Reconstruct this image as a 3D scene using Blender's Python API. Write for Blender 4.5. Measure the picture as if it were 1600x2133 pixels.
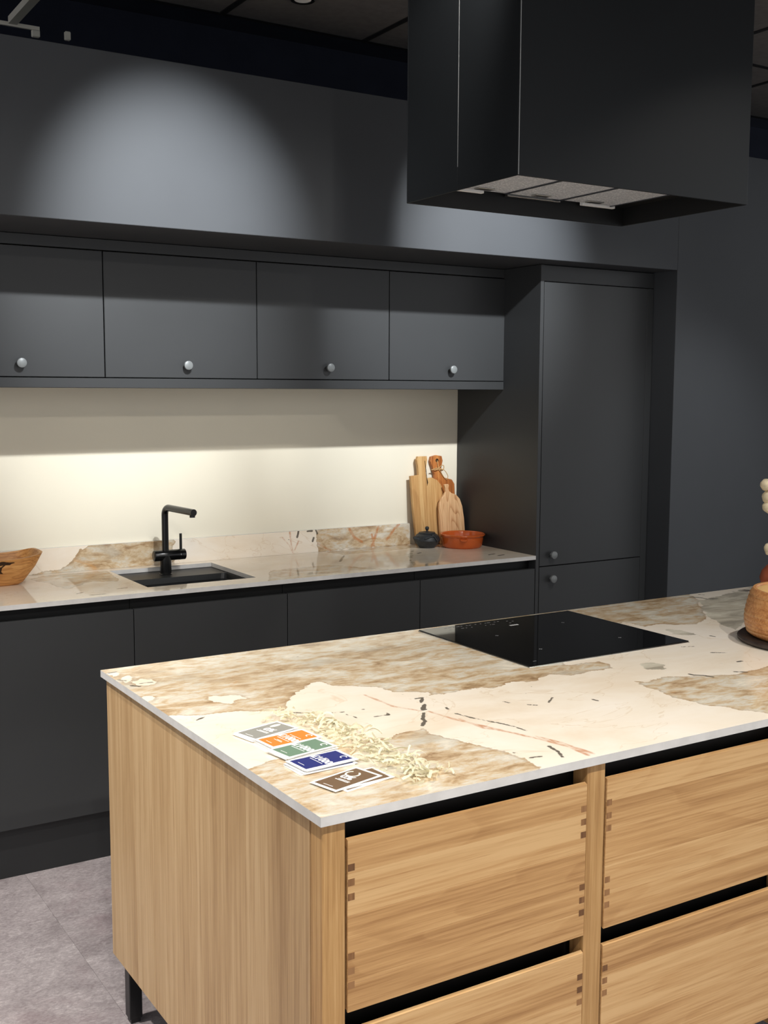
import bpy, bmesh, math, random
import numpy as np
from mathutils import Vector, Matrix
random.seed(7)
for _o in list(bpy.data.objects):
    bpy.data.objects.remove(_o)
S = bpy.context.scene
COL = S.collection

# ------------------------------------------------------------------ camera
YAW, PITCH, ROLL = 0.5547, 0.1123, 0.0038
cam_d = bpy.data.cameras.new('camera')
cam = bpy.data.objects.new('camera', cam_d)
COL.objects.link(cam)
fw = Vector((math.sin(YAW) * math.cos(PITCH), math.cos(YAW) * math.cos(PITCH), -math.sin(PITCH)))
rt = Vector((math.cos(YAW), -math.sin(YAW), 0))
up = rt.cross(fw)
r2 = rt * math.cos(ROLL) + up * math.sin(ROLL)
u2 = up * math.cos(ROLL) - rt * math.sin(ROLL)
cam.matrix_world = Matrix(((r2.x, u2.x, -fw.x, 0), (r2.y, u2.y, -fw.y, 0), (r2.z, u2.z, -fw.z, 1.6479), (0, 0, 0, 1)))
cam_d.sensor_fit = 'HORIZONTAL'
cam_d.sensor_width = 36
cam_d.lens = 2350.7 / 1600 * 36
cam_d.shift_x = (800 - 797.16) / 1600
cam_d.shift_y = (1079.22 - 1066.5) / 1600
cam_d.clip_start = 0.05
S.camera = cam

# ------------------------------------------------------------------ world, exposure
w = bpy.data.worlds.new('world'); S.world = w
w.use_nodes = True
w.node_tree.nodes['Background'].inputs[0].default_value = (0.95, 0.97, 1.0, 1)
w.node_tree.nodes['Background'].inputs[1].default_value = 1.0
S.view_settings.view_transform = 'Standard'
S.view_settings.look = 'None'
S.view_settings.gamma = 1
S.view_settings.use_curve_mapping = False
S.view_settings.exposure = 0.0

# every ceiling lamp, including added splashback fill: (x, y, aim point or None for straight down, watts, full angle in degrees, blend, colour)
WARM = (1.0, 0.94, 0.85)
NEUT = (1.0, 0.965, 0.91)
COOL = (0.93, 0.97, 1.0)
LAMPS = [
    (0.04, 2.20, (0.10, 3.80, 2.06), 190, 40, 1.0, COOL),
    (1.37, 2.20, (1.44, 3.80, 2.06), 350, 40, 1.0, COOL),
    (2.70, 2.20, (2.74, 3.80, 2.06), 350, 40, 1.0, COOL),
    (3.75, 2.00, (3.93, 3.61, 1.20), 70, 36, 1.0, COOL),
    (0.70, 2.25, (1.05, 4.10, 0.95), 20, 64, 1.0, NEUT),  # fill lamp added to brighten the left splashback and worktop
    (1.55, 2.10, (2.15, 4.10, 0.95), 42, 64, 1.0, NEUT),  # fill lamp added to even out the splashback further right
    (3.05, 2.20, (3.45, 3.74, 1.20), 45, 52, 1.0, NEUT),
    (0.00, -0.10, (1.05, 4.33, 1.62), 40, 34, 1.0, WARM),
    (0.90, -0.10, (2.15, 4.33, 1.62), 40, 32, 1.0, WARM),
    (0.10, 1.40, (0.70, 1.90, 0.45), 110, 84, 0.9, NEUT),
    (1.25, 1.35, (1.25, 1.80, 0.90), 42, 80, 0.9, NEUT),
    (2.95, 1.50, (2.60, 1.95, 0.90), 70, 100, 0.9, NEUT),
    (0.10, -0.05, (1.00, 1.70, 0.40), 118, 76, 0.9, NEUT),
    (1.70, -0.05, (1.60, 1.70, 0.40), 130, 76, 0.9, NEUT),
    (-0.30, 2.80, (0.40, 2.90, 0.0), 210, 76, 0.9, NEUT),
]

# ------------------------------------------------------------------ helpers
def new_mesh(name, verts, faces, mat=None, smooth=False):
    m = bpy.data.meshes.new(name)
    m.from_pydata([tuple(v) for v in verts], [], faces)
    m.update()
    if mat: m.materials.append(mat)
    if smooth:
        for p in m.polygons: p.use_smooth = True
    return m

def wloc(o):
    v = Vector(o.location)
    while o.parent:
        o = o.parent
        v = v + Vector(o.location)
    return v

def link(name, mesh, loc=(0, 0, 0), parent=None, rot=None):
    o = bpy.data.objects.new(name, mesh)
    COL.objects.link(o)
    if parent:
        o.parent = parent
    o.location = loc
    if rot: o.rotation_euler = rot
    return o

def tag(o, label=None, cat=None, group=None, kind=None):
    if label: o['label'] = label
    if cat: o['category'] = cat
    if group: o['group'] = group
    if kind: o['kind'] = kind
    return o

def thing(name, label, cat, loc=(0, 0, 0), group=None, rot=None):
    return tag(link(name, None, loc, None, rot), label, cat, group)

def bm_mesh(name, bm, mat, smooth=False):
    m = bpy.data.meshes.new(name)
    bmesh.ops.recalc_face_normals(bm, faces=bm.faces)
    bm.to_mesh(m); bm.free()
    if mat: m.materials.append(mat)
    if smooth:
        for p in m.polygons: p.use_smooth = True
    return m

def box_bm(sx, sy, sz, bev=0.0, seg=1):
    bm = bmesh.new()
    bmesh.ops.create_cube(bm, size=1)
    bmesh.ops.scale(bm, vec=(sx, sy, sz), verts=bm.verts)
    if bev:
        bmesh.ops.bevel(bm, geom=list(bm.edges), offset=bev, segments=seg, profile=0.5, affect='EDGES')
    return bm

def box(name, x0, x1, y0, y1, z0, z1, mat, parent=None, bev=0.0, seg=1):
    """a box in world coordinates, origin at its centre (parents are never rotated)"""
    c = Vector(((x0 + x1) / 2, (y0 + y1) / 2, (z0 + z1) / 2))
    m = bm_mesh(name, box_bm(abs(x1 - x0), abs(y1 - y0), abs(z1 - z0), bev, seg), mat)
    if parent: c = c - wloc(parent)
    return link(name, m, c, parent)

def lathe(name, prof, mat, loc=(0, 0, 0), parent=None, seg=48, smooth=True, rot=None, cap=True):
    """prof: list of (r, z)"""
    vs, fs = [], []
    n = len(prof)
    for k in range(seg):
        a = 2 * math.pi * k / seg
        for r, z in prof:
            vs.append((r * math.cos(a), r * math.sin(a), z))
    for k in range(seg):
        k2 = (k + 1) % seg
        for i in range(n - 1):
            fs.append((k * n + i, k2 * n + i, k2 * n + i + 1, k * n + i + 1))
    bm = bmesh.new()
    for v in vs: bm.verts.new(v)
    bm.verts.ensure_lookup_table()
    for f in fs: bm.faces.new([bm.verts[i] for i in f])
    bmesh.ops.remove_doubles(bm, verts=bm.verts, dist=1e-5)
    if cap: bmesh.ops.holes_fill(bm, edges=[e for e in bm.edges if e.is_boundary])
    m = bm_mesh(name, bm, mat, smooth)
    if smooth: sharp(m, 40)
    return link(name, m, loc, parent, rot)

def sharp(m, deg):
    bm = bmesh.new(); bm.from_mesh(m)
    for e in bm.edges:
        if len(e.link_faces) == 2 and e.calc_face_angle(0) > math.radians(deg): e.smooth = False
    bm.to_mesh(m); bm.free()

def tube_bm(path, rad, seg=16, bm=None):
    """tube along a polyline, rad is a number or one per point, ends capped"""
    bm = bm or bmesh.new()
    P = [Vector(p) for p in path]
    R = rad if isinstance(rad, (list, tuple)) else [rad] * len(P)
    rings = []
    ref = Vector((0, 0, 1))
    t0 = (P[1] - P[0]).normalized()
    if abs(t0.dot(ref)) > 0.95: ref = Vector((1, 0, 0))
    nrm = (ref - t0 * ref.dot(t0)).normalized()
    for i, p in enumerate(P):
        if i == 0: t = (P[1] - P[0])
        elif i == len(P) - 1: t = (P[-1] - P[-2])
        else: t = (P[i + 1] - P[i]).normalized() + (P[i] - P[i - 1]).normalized()
        t.normalize()
        nrm = (nrm - t * nrm.dot(t)).normalized()
        b = t.cross(nrm)
        rings.append([bm.verts.new(p + (nrm * math.cos(2 * math.pi * k / seg) + b * math.sin(2 * math.pi * k / seg)) * R[i]) for k in range(seg)])
    for a, b in zip(rings, rings[1:]):
        for k in range(seg):
            bm.faces.new((a[k], a[(k + 1) % seg], b[(k + 1) % seg], b[k]))
    bm.faces.new(rings[0][::-1]); bm.faces.new(rings[-1])
    return bm

def tube(name, path, rad, mat, loc=(0, 0, 0), parent=None, seg=16):
    m = bm_mesh(name, tube_bm(path, rad, seg), mat, True)
    sharp(m, 50)
    return link(name, m, loc, parent)

def prism(name, outline, y0, y1, mat, loc=(0, 0, 0), parent=None, bev=0.0, rot=None, holes=()):
    """outline in x,z; extruded along y"""
    bm = bmesh.new()
    vs = [bm.verts.new((x, y0, z)) for x, z in outline]
    f = bm.faces.new(vs)
    r = bmesh.ops.extrude_face_region(bm, geom=[f])
    nv = [g for g in r['geom'] if isinstance(g, bmesh.types.BMVert)]
    bmesh.ops.translate(bm, vec=(0, y1 - y0, 0), verts=nv)
    if bev:
        es = [e for e in bm.edges if abs(e.verts[0].co.y - e.verts[1].co.y) < 1e-6]
        bmesh.ops.bevel(bm, geom=es, offset=bev, segments=2, profile=0.5, affect='EDGES')
    return link(name, bm_mesh(name, bm, mat), loc, parent, rot)

def smooth_path(pts, n=6, closed=False):
    """Catmull-Rom through points"""
    P = [Vector(p) for p in pts]
    out = []
    m = len(P)
    for i in range(m if closed else m - 1):
        if closed: a, b, c, d = P[(i - 1) % m], P[i], P[(i + 1) % m], P[(i + 2) % m]
        else: a, b, c, d = P[max(i - 1, 0)], P[i], P[i + 1], P[min(i + 2, m - 1)]
        for k in range(n):
            t = k / n
            out.append(0.5 * ((2 * b) + (c - a) * t + (2 * a - 5 * b + 4 * c - d) * t * t + (3 * b - a - 3 * c + d) * t ** 3))
    if not closed: out.append(P[-1])
    return out

# ------------------------------------------------------------------ materials
def srgb(r, g, b):
    f = lambda c: (c / 255 / 12.92) if c / 255 <= 0.04045 else ((c / 255 + 0.055) / 1.055) ** 2.4
    return (f(r), f(g), f(b), 1)

class NT:
    def __init__(s, name):
        s.m = bpy.data.materials.new(name); s.m.use_nodes = True
        s.t = s.m.node_tree; s.b = s.t.nodes['Principled BSDF']
    def n(s, typ, **k):
        x = s.t.nodes.new(typ)
        for a, v in k.items():
            if a.startswith('_'): setattr(x, a[1:], v)
            else:
                key = int(a[1:]) if a[0] == 'i' and a[1:].isdigit() else a.replace('__', ' ')
                if isinstance(v, bpy.types.NodeSocket): s.t.links.new(v, x.inputs[key])
                else: x.inputs[key].default_value = v
        return x
    def l(s, a, b): s.t.links.new(a, b)
    def math(s, op, a, b=0.0, clamp=False):
        x = s.n('ShaderNodeMath', _operation=op, _use_clamp=clamp)
        for i, v in enumerate((a, b)):
            if isinstance(v, bpy.types.NodeSocket): s.l(v, x.inputs[i])
            else: x.inputs[i].default_value = v
        return x.outputs[0]
    def mix(s, f, a, b, mode='MIX'):
        x = s.n('ShaderNodeMix', _data_type='RGBA', _blend_type=mode)
        for i, v in ((0, f), (6, a), (7, b)):
            if isinstance(v, bpy.types.NodeSocket): s.l(v, x.inputs[i])
            else: x.inputs[i].default_value = v
        return x.outputs[2]
    def ramp(s, f, stops):
        x = s.n('ShaderNodeValToRGB'); e = x.color_ramp.elements
        while len(e) < len(stops): e.new(0.5)
        for k, (p, c) in enumerate(stops):
            e[k].position = p; e[k].color = c
        s.l(f, x.inputs[0])
        return x.outputs[0]
    def step(s, v, a, b):
        x = s.n('ShaderNodeMapRange', _interpolation_type='SMOOTHSTEP')
        s.l(v, x.inputs[0]); x.inputs[1].default_value = a; x.inputs[2].default_value = b
        return x.outputs[0]
    def noise(s, vec, scale, detail=4, rough=0.55, dist=0.0, dim='3D', W=None):
        x = s.n('ShaderNodeTexNoise', _noise_dimensions=dim)
        s.l(vec, x.inputs['Vector'])
        x.inputs['Scale'].default_value = scale; x.inputs['Detail'].default_value = detail
        x.inputs['Roughness'].default_value = rough; x.inputs['Distortion'].default_value = dist
        if W is not None: s.l(W, x.inputs['W'])
        return x.outputs[0]
    def vmap(s, vec, scale=(1, 1, 1), loc=(0, 0, 0), rot=(0, 0, 0)):
        x = s.n('ShaderNodeMapping'); s.l(vec, x.inputs[0])
        x.inputs[1].default_value = loc; x.inputs[2].default_value = rot; x.inputs[3].default_value = scale
        return x.outputs[0]
    def obj(s): return s.n('ShaderNodeTexCoord').outputs['Object']
    def pos(s): return s.n('ShaderNodeNewGeometry').outputs['Position']
    def rand(s): return s.n('ShaderNodeObjectInfo').outputs['Random']
    def bump(s, h, strength=0.2, dist=0.002):
        x = s.n('ShaderNodeBump'); x.inputs['Strength'].default_value = strength; x.inputs['Distance'].default_value = dist
        s.l(h, x.inputs['Height']); s.l(x.outputs[0], s.b.inputs['Normal'])
    def set(s, col=None, rough=None, metal=None, spec=None, coat=None):
        for key, v in (('Base Color', col), ('Roughness', rough), ('Metallic', metal), ('Specular IOR Level', spec), ('Coat Weight', coat)):
            if v is None: continue
            if isinstance(v, bpy.types.NodeSocket): s.l(v, s.b.inputs[key])
            else: s.b.inputs[key].default_value = v
        return s.m

def plain(name, col, rough=0.5, metal=0.0, spec=0.5, var=0.06, vs=6.0, bump=0.0, bs=200):
    t = NT(name)
    p = t.pos()
    nz = t.noise(p, vs, 3)
    k = t.step(nz, 0.3, 0.7)
    a = tuple(c * (1 - var) for c in col[:3]) + (1,)
    b = tuple(min(1, c * (1 + var)) for c in col[:3]) + (1,)
    c = t.mix(k, a, b)
    if bump: t.bump(t.noise(p, bs, 3), bump, 0.0006)
    return t.set(c, rough, metal, spec)

def wood(name, axis, stops, grain=1.0, ring=0.5, rough=0.45, tone=0.12, bump=0.08, figure=0.6):
    """axis: 0/1/2 grain direction in object space; stops: light, mid, dark colours"""
    t = NT(name)
    o = t.obj()
    rnd = t.rand()
    W = t.math('MULTIPLY', rnd, 37.0)
    def st(k):
        a = [1.0, 1.0, 1.0]; a[axis] = k
        return t.vmap(o, tuple(a))
    wob = t.noise(st(0.35), 6.0 * grain, 2, 0.5, 0.0, '4D', W)
    big = t.noise(st(0.06), 10.0 * grain, 3, 0.5, 0.25, '4D', W)
    # growth rings cut at a low angle: contour lines of a slow noise, thin and dark on one side
    fig = t.noise(st(0.16), 4.2 * grain, 2, 0.4, 0.35, '4D', W)
    saw = t.math('FRACT', t.math('ADD', t.math('MULTIPLY', fig, 26.0 * ring), t.math('MULTIPLY', wob, 0.6)))
    rings = t.math('MULTIPLY', t.math('POWER', saw, 4.0), t.math('SUBTRACT', 1.0, t.math('POWER', saw, 24.0)))
    mid = t.noise(st(0.02), 60 * grain, 4, 0.6, 0.0, '4D', W)
    fine = t.noise(st(0.022), 210 * grain, 4, 0.65, 0.0, '4D', W)
    f = t.math('ADD', t.math('MULTIPLY', big, 0.24), t.math('MULTIPLY', mid, 0.42))
    f = t.math('ADD', f, t.math('MULTIPLY', fine, 0.34))
    f = t.math('ADD', f, t.math('MULTIPLY', t.math('SUBTRACT', rings, 0.25), 0.13 * figure))
    f = t.math('ADD', f, t.math('MULTIPLY', t.math('SUBTRACT', rnd, 0.5), tone))
    c = t.ramp(f, [(0.39, stops[0]), (0.50, stops[1]), (0.63, stops[2])])
    pores = t.step(fine, 0.58, 0.70)
    c = t.mix(t.math('MULTIPLY', pores, 0.40), c, stops[2])
    if bump: t.bump(fine, bump, 0.0008)
    return t.set(c, rough, 0, 0.4)

def marble(name):
    """polished stone: large cream plates and tan streaked plates; plate outlines, cracks and rust veins come from mesh attributes"""
    t = NT(name)
    p = t.pos()
    att = lambda n: t.n('ShaderNodeAttribute', _attribute_name=n).outputs['Fac']
    warp = t.math('SUBTRACT', t.noise(p, 18, 6, 0.62), 0.5)
    warp2 = t.math('SUBTRACT', t.noise(p, 70, 4, 0.6), 0.5)
    sd = t.math('ADD', att('tan_plate'), t.math('ADD', t.math('MULTIPLY', warp, 0.05), t.math('MULTIPLY', warp2, 0.010)))
    tan = t.step(sd, -0.0012, 0.0012)
    # tan plates: cloudy streaks
    sv = t.vmap(p, (0.45, 1.0, 1.0), rot=(0, 0, 0.18))
    a = t.noise(sv, 15, 8, 0.68, 0.6)
    b = t.noise(sv, 48, 6, 0.65, 0.4)
    f = t.math('ADD', t.math('MULTIPLY', a, 0.65), t.math('MULTIPLY', b, 0.35))
    ct = t.ramp(f, [(0.36, srgb(150, 120, 88)), (0.43, srgb(184, 156, 120)), (0.49, srgb(206, 184, 152)), (0.55, srgb(212, 203, 186)), (0.63, srgb(234, 223, 202))])
    gold = t.step(t.noise(t.vmap(p, (0.8, 1, 1), (3, 1, 0)), 7.5, 7, 0.65, 0.8), 0.60, 0.72)
    ct = t.mix(t.math('MULTIPLY', gold, 0.55), ct, srgb(205, 148, 78))
    grey = t.step(t.noise(t.vmap(p, (0.6, 1, 1), (9, 4, 0)), 5, 6, 0.6, 0.5), 0.55, 0.70)
    ct = t.mix(t.math('MULTIPLY', grey, 0.55), ct, srgb(186, 180, 166))
    # darker seam right at the rim of the tan plates
    rim = t.math('SUBTRACT', 1.0, t.step(t.math('ABSOLUTE', t.math('SUBTRACT', sd, 0.003)), 0.0, 0.007))
    ct = t.mix(t.math('MULTIPLY', rim, 0.35), ct, srgb(150, 118, 84))
    # cream plates
    cn = t.noise(t.vmap(p, (0.6, 1, 1), (2, 7, 0)), 5, 6, 0.6, 0.4)
    cc = t.ramp(cn, [(0.30, srgb(232, 214, 190)), (0.48, srgb(240, 227, 208)), (0.68, srgb(245, 235, 221))])
    vn = t.noise(t.vmap(p, (0.7, 1, 1), (5, 5, 0)), 3.2, 5, 0.55, 0.8)
    vein = t.math('SUBTRACT', 1.0, t.step(t.math('ABSOLUTE', t.math('SUBTRACT', vn, 0.5)), 0.0, 0.006))
    cc = t.mix(t.math('MULTIPLY', vein, 0.30), cc, srgb(205, 172, 130))
    c = t.mix(tan, cc, ct)
    # grey clouded plates
    sg = t.math('ADD', att('grey_plate'), t.math('MULTIPLY', warp, 0.05))
    gcol = t.ramp(t.noise(sv, 16, 6, 0.6, 0.5), [(0.38, srgb(150, 142, 124)), (0.5, srgb(190, 182, 162)), (0.62, srgb(214, 206, 186))])
    c = t.mix(t.math('MULTIPLY', t.step(sg, -0.002, 0.002), 0.85), c, gcol)
    # rust veins
    dr = t.math('ADD', att('rust_vein'), t.math('MULTIPLY', warp, 0.012))
    br = t.step(t.noise(p, 40, 4), 0.35, 0.6)
    c = t.mix(t.math('MULTIPLY', t.math('MULTIPLY', t.step(dr, -0.0035, 0.003), t.math('ADD', t.math('MULTIPLY', br, 0.5), 0.35)), 0.9), c, srgb(190, 118, 62))
    # dark cracks and flecks
    dd = t.math('ADD', att('dark_crack'), t.math('ADD', t.math('MULTIPLY', warp, 0.010), t.math('MULTIPLY', warp2, 0.008)))
    c = t.mix(t.math('MULTIPLY', t.step(dd, -0.0012, 0.0010), 0.9), c, srgb(74, 66, 56))
    fl = t.math('MULTIPLY', t.step(t.noise(t.vmap(p, (0.6, 1, 1), (1, 2, 3)), 46, 3, 0.5), 0.735, 0.75), t.step(t.noise(p, 3.0, 2), 0.52, 0.6))
    c = t.mix(t.math('MULTIPLY', fl, 0.7), c, srgb(110, 98, 82))
    return t.set(c, 0.07, 0, 0.42)

GRAPH = plain('graphite_lacquer', srgb(54, 55, 56), 0.42, 0, 0.35, 0.03, 3.0, 0.03, 600)
WALLP = plain('graphite_wall_paint', srgb(64, 66, 69), 0.62, 0, 0.3, 0.05, 2.0, 0.12, 250)
BLACKCH = plain('black_channel', srgb(14, 14, 14), 0.5, 0, 0.3, 0.1)
CARC = plain('black_carcass', srgb(20, 21, 22), 0.6, 0, 0.3, 0.1)
PLINTH = plain('plinth_graphite', srgb(40, 41, 42), 0.45, 0, 0.35, 0.03)
CREAM = plain('cream_wall_paint', srgb(232, 224, 204), 0.6, 0, 0.3, 0.02, 2.0, 0.10, 120)
HOODM = plain('black_powder_coat', srgb(22, 24, 26), 0.40, 0, 0.25, 0.03, 4.0)
DARKIN = plain('hood_inside_black', srgb(16, 16, 16), 0.5, 0, 0.4, 0.05)
KNOBM = plain('knurled_gunmetal', srgb(124, 127, 127), 0.42, 0.15, 0.5, 0.06, 60)
TAPM = plain('satin_black_metal', srgb(24, 24, 24), 0.22, 0.35, 0.6, 0.05)
SINKM = plain('black_granite_composite', srgb(30, 31, 32), 0.42, 0, 0.45, 0.15, 300)
CHROME = plain('chrome', srgb(210, 210, 210), 0.12, 1.0, 0.5, 0.02)
STEEL = plain('brushed_steel', srgb(190, 190, 188), 0.3, 1.0, 0.5, 0.05, 40)
GLASSB = plain('black_ceramic_glass', srgb(7, 7, 8), 0.03, 0, 0.5, 0.05)
PRINTW = plain('white_print', srgb(214, 214, 214), 0.5, 0, 0.3, 0.02)
PRINTG = plain('grey_glass_print', srgb(120, 120, 122), 0.4, 0, 0.3, 0.02)
LEGM = plain('black_metal_leg', srgb(22, 22, 23), 0.35, 0.2, 0.5, 0.05)
IRON = plain('black_cast_iron', srgb(44, 47, 50), 0.5, 0.15, 0.5, 0.18, 90, 0.25, 240)
TERRA = plain('glazed_terracotta', srgb(196, 92, 40), 0.16, 0, 0.5, 0.10, 14)
TILEM = plain('dark_ceiling_tile', srgb(98, 95, 93), 0.8, 0, 0.2, 0.08, 30, 0.2, 300)
GRIDM = plain('dark_ceiling_grid', srgb(26, 26, 27), 0.6, 0, 0.3, 0.05)
GRIDW = plain('bare_grid_bar', srgb(205, 200, 188), 0.5, 0, 0.3, 0.04)
VOIDM = plain('navy_void', srgb(38, 41, 52), 0.9, 0, 0.1, 0.08)
ROOMW = plain('showroom_wall', srgb(120, 118, 115), 0.8, 0, 0.2, 0.04)
TRAYM = plain('charred_wood_tray', srgb(56, 46, 42), 0.55, 0, 0.4, 0.25, 50, 0.3, 160)
PODM = plain('dried_pod_cream', srgb(240, 222, 186), 0.7, 0, 0.3, 0.15, 60, 0.3, 200)
STEMM = plain('dark_twig', srgb(48, 38, 34), 0.7, 0, 0.3, 0.2, 60)
REDCL = plain('red_clay', srgb(168, 84, 54), 0.5, 0, 0.4, 0.10, 20)
TWINE = plain('jute_twine', srgb(200, 160, 108), 0.85, 0, 0.2, 0.2, 300)
PAPER = plain('white_card', srgb(244, 243, 240), 0.6, 0, 0.3, 0.01)
SHRED = plain('ivory_shredded_paper', srgb(250, 244, 222), 0.7, 0, 0.3, 0.06, 30)
MARBLE = marble('veined_quartzite')
EDGEM = plain('pale_grey_stone_edge', srgb(212, 209, 205), 0.3, 0, 0.4, 0.06, 25)
OAK = [srgb(216, 176, 124), srgb(198, 154, 102), srgb(166, 122, 76)]
OAKH = wood('oak_horizontal_grain', 0, OAK, 1.15, 0.45, 0.42, 0.12, figure=0.45)
OAKV = wood('oak_vertical_grain', 2, [srgb(200, 168, 126), srgb(184, 150, 108), srgb(156, 122, 84)], 1.2, 0.3, 0.45, 0.12, figure=0.3)
OAKP = wood('oak_post_grain', 2, [srgb(204, 164, 112), srgb(186, 144, 92), srgb(156, 114, 68)], 1.6, 0.3, 0.42, 0.10, figure=0.3)
OAKD = wood('oak_end_grain_inlay', 2, [srgb(156, 114, 74), srgb(136, 96, 60), srgb(108, 74, 46)], 2.0, 0.3, 0.5, 0.3)
ACACIA = wood('reddish_acacia', 2, [srgb(214, 150, 84), srgb(184, 112, 56), srgb(136, 74, 34)], 2.2, 0.5, 0.45, 0.1)
MANGO = wood('pale_mango_wood', 2, [srgb(214, 174, 118), srgb(194, 148, 92), srgb(158, 112, 64)], 1.8, 0.3, 0.5, 0.1)
OLIVE = wood('figured_pale_wood', 2, [srgb(232, 190, 142), srgb(208, 156, 108), srgb(150, 98, 62)], 2.6, 1.2, 0.5, 0.1, figure=1.4)
BOWLW = wood('honey_carved_wood', 0, [srgb(226, 176, 112), srgb(208, 150, 86), srgb(170, 112, 58)], 2.2, 0.8, 0.5, 0.1, figure=1.0)
POTW = wood('turned_ringed_wood', 0, [srgb(208, 152, 96), srgb(182, 120, 68), srgb(140, 86, 46)], 2.6, 0.6, 0.38, 0.1)
POTIN = plain('pale_wood_inside', srgb(226, 196, 142), 0.6, 0, 0.3, 0.08, 30)
TREEM = plain('burnt_mark', srgb(58, 40, 24), 0.7, 0, 0.2, 0.25, 120)

def floor_material():
    t = NT('slate_effect_vinyl')
    o = t.pos(); rnd = t.rand()
    W = t.math('MULTIPLY', rnd, 20.0)
    a = t.noise(t.vmap(o, (0.75, 1, 1), rot=(0, 0, 0.5)), 7, 8, 0.68, 0.8, '4D', W)
    b = t.noise(t.vmap(o, (0.6, 1, 1), rot=(0, 0, 0.6)), 120, 6, 0.75, 0.8, '4D', W)
    f = t.math('ADD', t.math('MULTIPLY', a, 0.45), t.math('MULTIPLY', b, 0.55))
    c = t.ramp(f, [(0.34, srgb(122, 112, 113)), (0.47, srgb(160, 150, 151)), (0.55, srgb(182, 172, 173)), (0.65, srgb(216, 208, 207))])
    pink = t.step(t.noise(o, 4.5, 5, 0.6, 0.5), 0.52, 0.7)
    c = t.mix(t.math('MULTIPLY', pink, 0.3), c, srgb(150, 126, 130))
    t.bump(b, 0.25, 0.001)
    return t.set(c, 0.42, 0, 0.4)
FLOORM = floor_material()

def filter_material():
    t = NT('aluminium_filter_mesh')
    o = t.obj()
    x = t.n('ShaderNodeTexVoronoi', _feature='F1'); t.l(t.vmap(o, (1, 1, 0.0), rot=(0, 0, 0.7)), x.inputs['Vector']); x.inputs['Scale'].default_value = 150
    c = t.ramp(x.outputs['Distance'], [(0.10, srgb(252, 253, 255)), (0.50, srgb(190, 194, 200))])
    t.bump(x.outputs['Distance'], 0.6, 0.002)
    return t.set(c, 0.5, 0.0)
FILTM = filter_material()

def emit(name, col, s):
    t = NT(name)
    t.b.inputs['Emission Color'].default_value = col
    t.b.inputs['Emission Strength'].default_value = s
    return t.set(col, 0.5)
LENSM = emit('lit_lamp_lens', (1, 0.96, 0.88, 1), 6.0)

# ------------------------------------------------------------------ lamps in the ceiling
ZC = 3.0
for i, (lx, ly, aim, watts, ang, blend, colr) in enumerate(LAMPS):
    t = thing('ceiling_spotlight', 'small black spotlight on the ceiling above the kitchen, out of view, some added as fill', 'spotlight', (lx, ly, ZC), 'ceiling spotlights')
    d = Vector((0, 0, -1)) if aim is None else (Vector(aim) - Vector((lx, ly, ZC - 0.06))).normalized()
    lathe('base', [(0.0, -0.012), (0.045, -0.012), (0.045, 0.0), (0.0, 0.0)], LEGM, (0, 0, 0), t, 20)
    q = Vector((0, 0, -1)).rotation_difference(d).to_euler()
    lathe('housing', [(0.0, 0.035), (0.03, 0.035), (0.034, 0.03), (0.034, -0.03), (0.030, -0.03), (0.030, -0.005), (0.0, -0.005)], LEGM, (0, 0, -0.05), t, 20, rot=q)
    lathe('lens', [(0.0, -0.008), (0.029, -0.008), (0.029, -0.006), (0.0, -0.006)], LENSM, (0, 0, -0.05), t, 20, rot=q)
    ld = bpy.data.lights.new('spot_lamp', 'SPOT')
    ld.energy = watts; ld.color = colr; ld.spot_size = math.radians(ang); ld.spot_blend = blend; ld.shadow_soft_size = 0.028
    lo = link('spot_lamp', ld, Vector((0, 0, -0.05)) + d * 0.034, t)
    lo.rotation_euler = q

# ------------------------------------------------------------------ room shell
FL = 0.008
YS, ZS, ZST, XS = 3.6074, 2.1783, 2.7099, 3.7527
XN0 = 0.10            # left end of the niche
YSP = 4.332
fl = tag(box('floor', -2.6, 9.7, -2.7, 6.2, FL - 0.06, FL - 0.003, GRIDM), kind='structure')
tw, tl = 0.6, 0.6
tile_cache = {}
def floor_tile(x0, x1, y0, y1):
    key = (round(x1 - x0, 3), round(y1 - y0, 3))
    if key not in tile_cache:
        tile_cache[key] = bm_mesh('floor_tile', box_bm(x1 - x0 - 0.0006, y1 - y0 - 0.0006, 0.004, 0.0003), FLOORM)
    link('floor_tile', tile_cache[key], Vector(((x0 + x1) / 2, (y0 + y1) / 2, FL - 0.002)) - Vector(fl.location), fl)
for i in range(-6, 10):
    for j in range(-10, 2):
        x0 = 0.907 + i * 0.6; y0 = 3.40 + j * 0.6
        if x0 < -2.6 or x0 + 0.6 > 6.6 or y0 < -2.7 or y0 > 3.9: continue
        floor_tile(x0, x0 + 0.6, y0, y0 + 0.6)

tag(box('wall_back_soffit', XN0, XS, YS, 4.45, ZS, ZST, WALLP, None, 0.0015), kind='structure')
tag(box('wall_back_right', XS, 9.7, YS, 4.45, FL, ZST, WALLP, None, 0.0015), kind='structure')
tag(box('wall_back_left', -2.6, XN0, YS, 4.45, FL, ZST, WALLP, None, 0.0015), kind='structure')
tag(box('wall_back_splash', XN0, XS, YSP, 4.45, FL, ZS, CREAM), kind='structure')
tag(box('wall_far', -2.7, 9.7, 6.2, 6.3, FL, 3.7, VOIDM), kind='structure')

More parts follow.
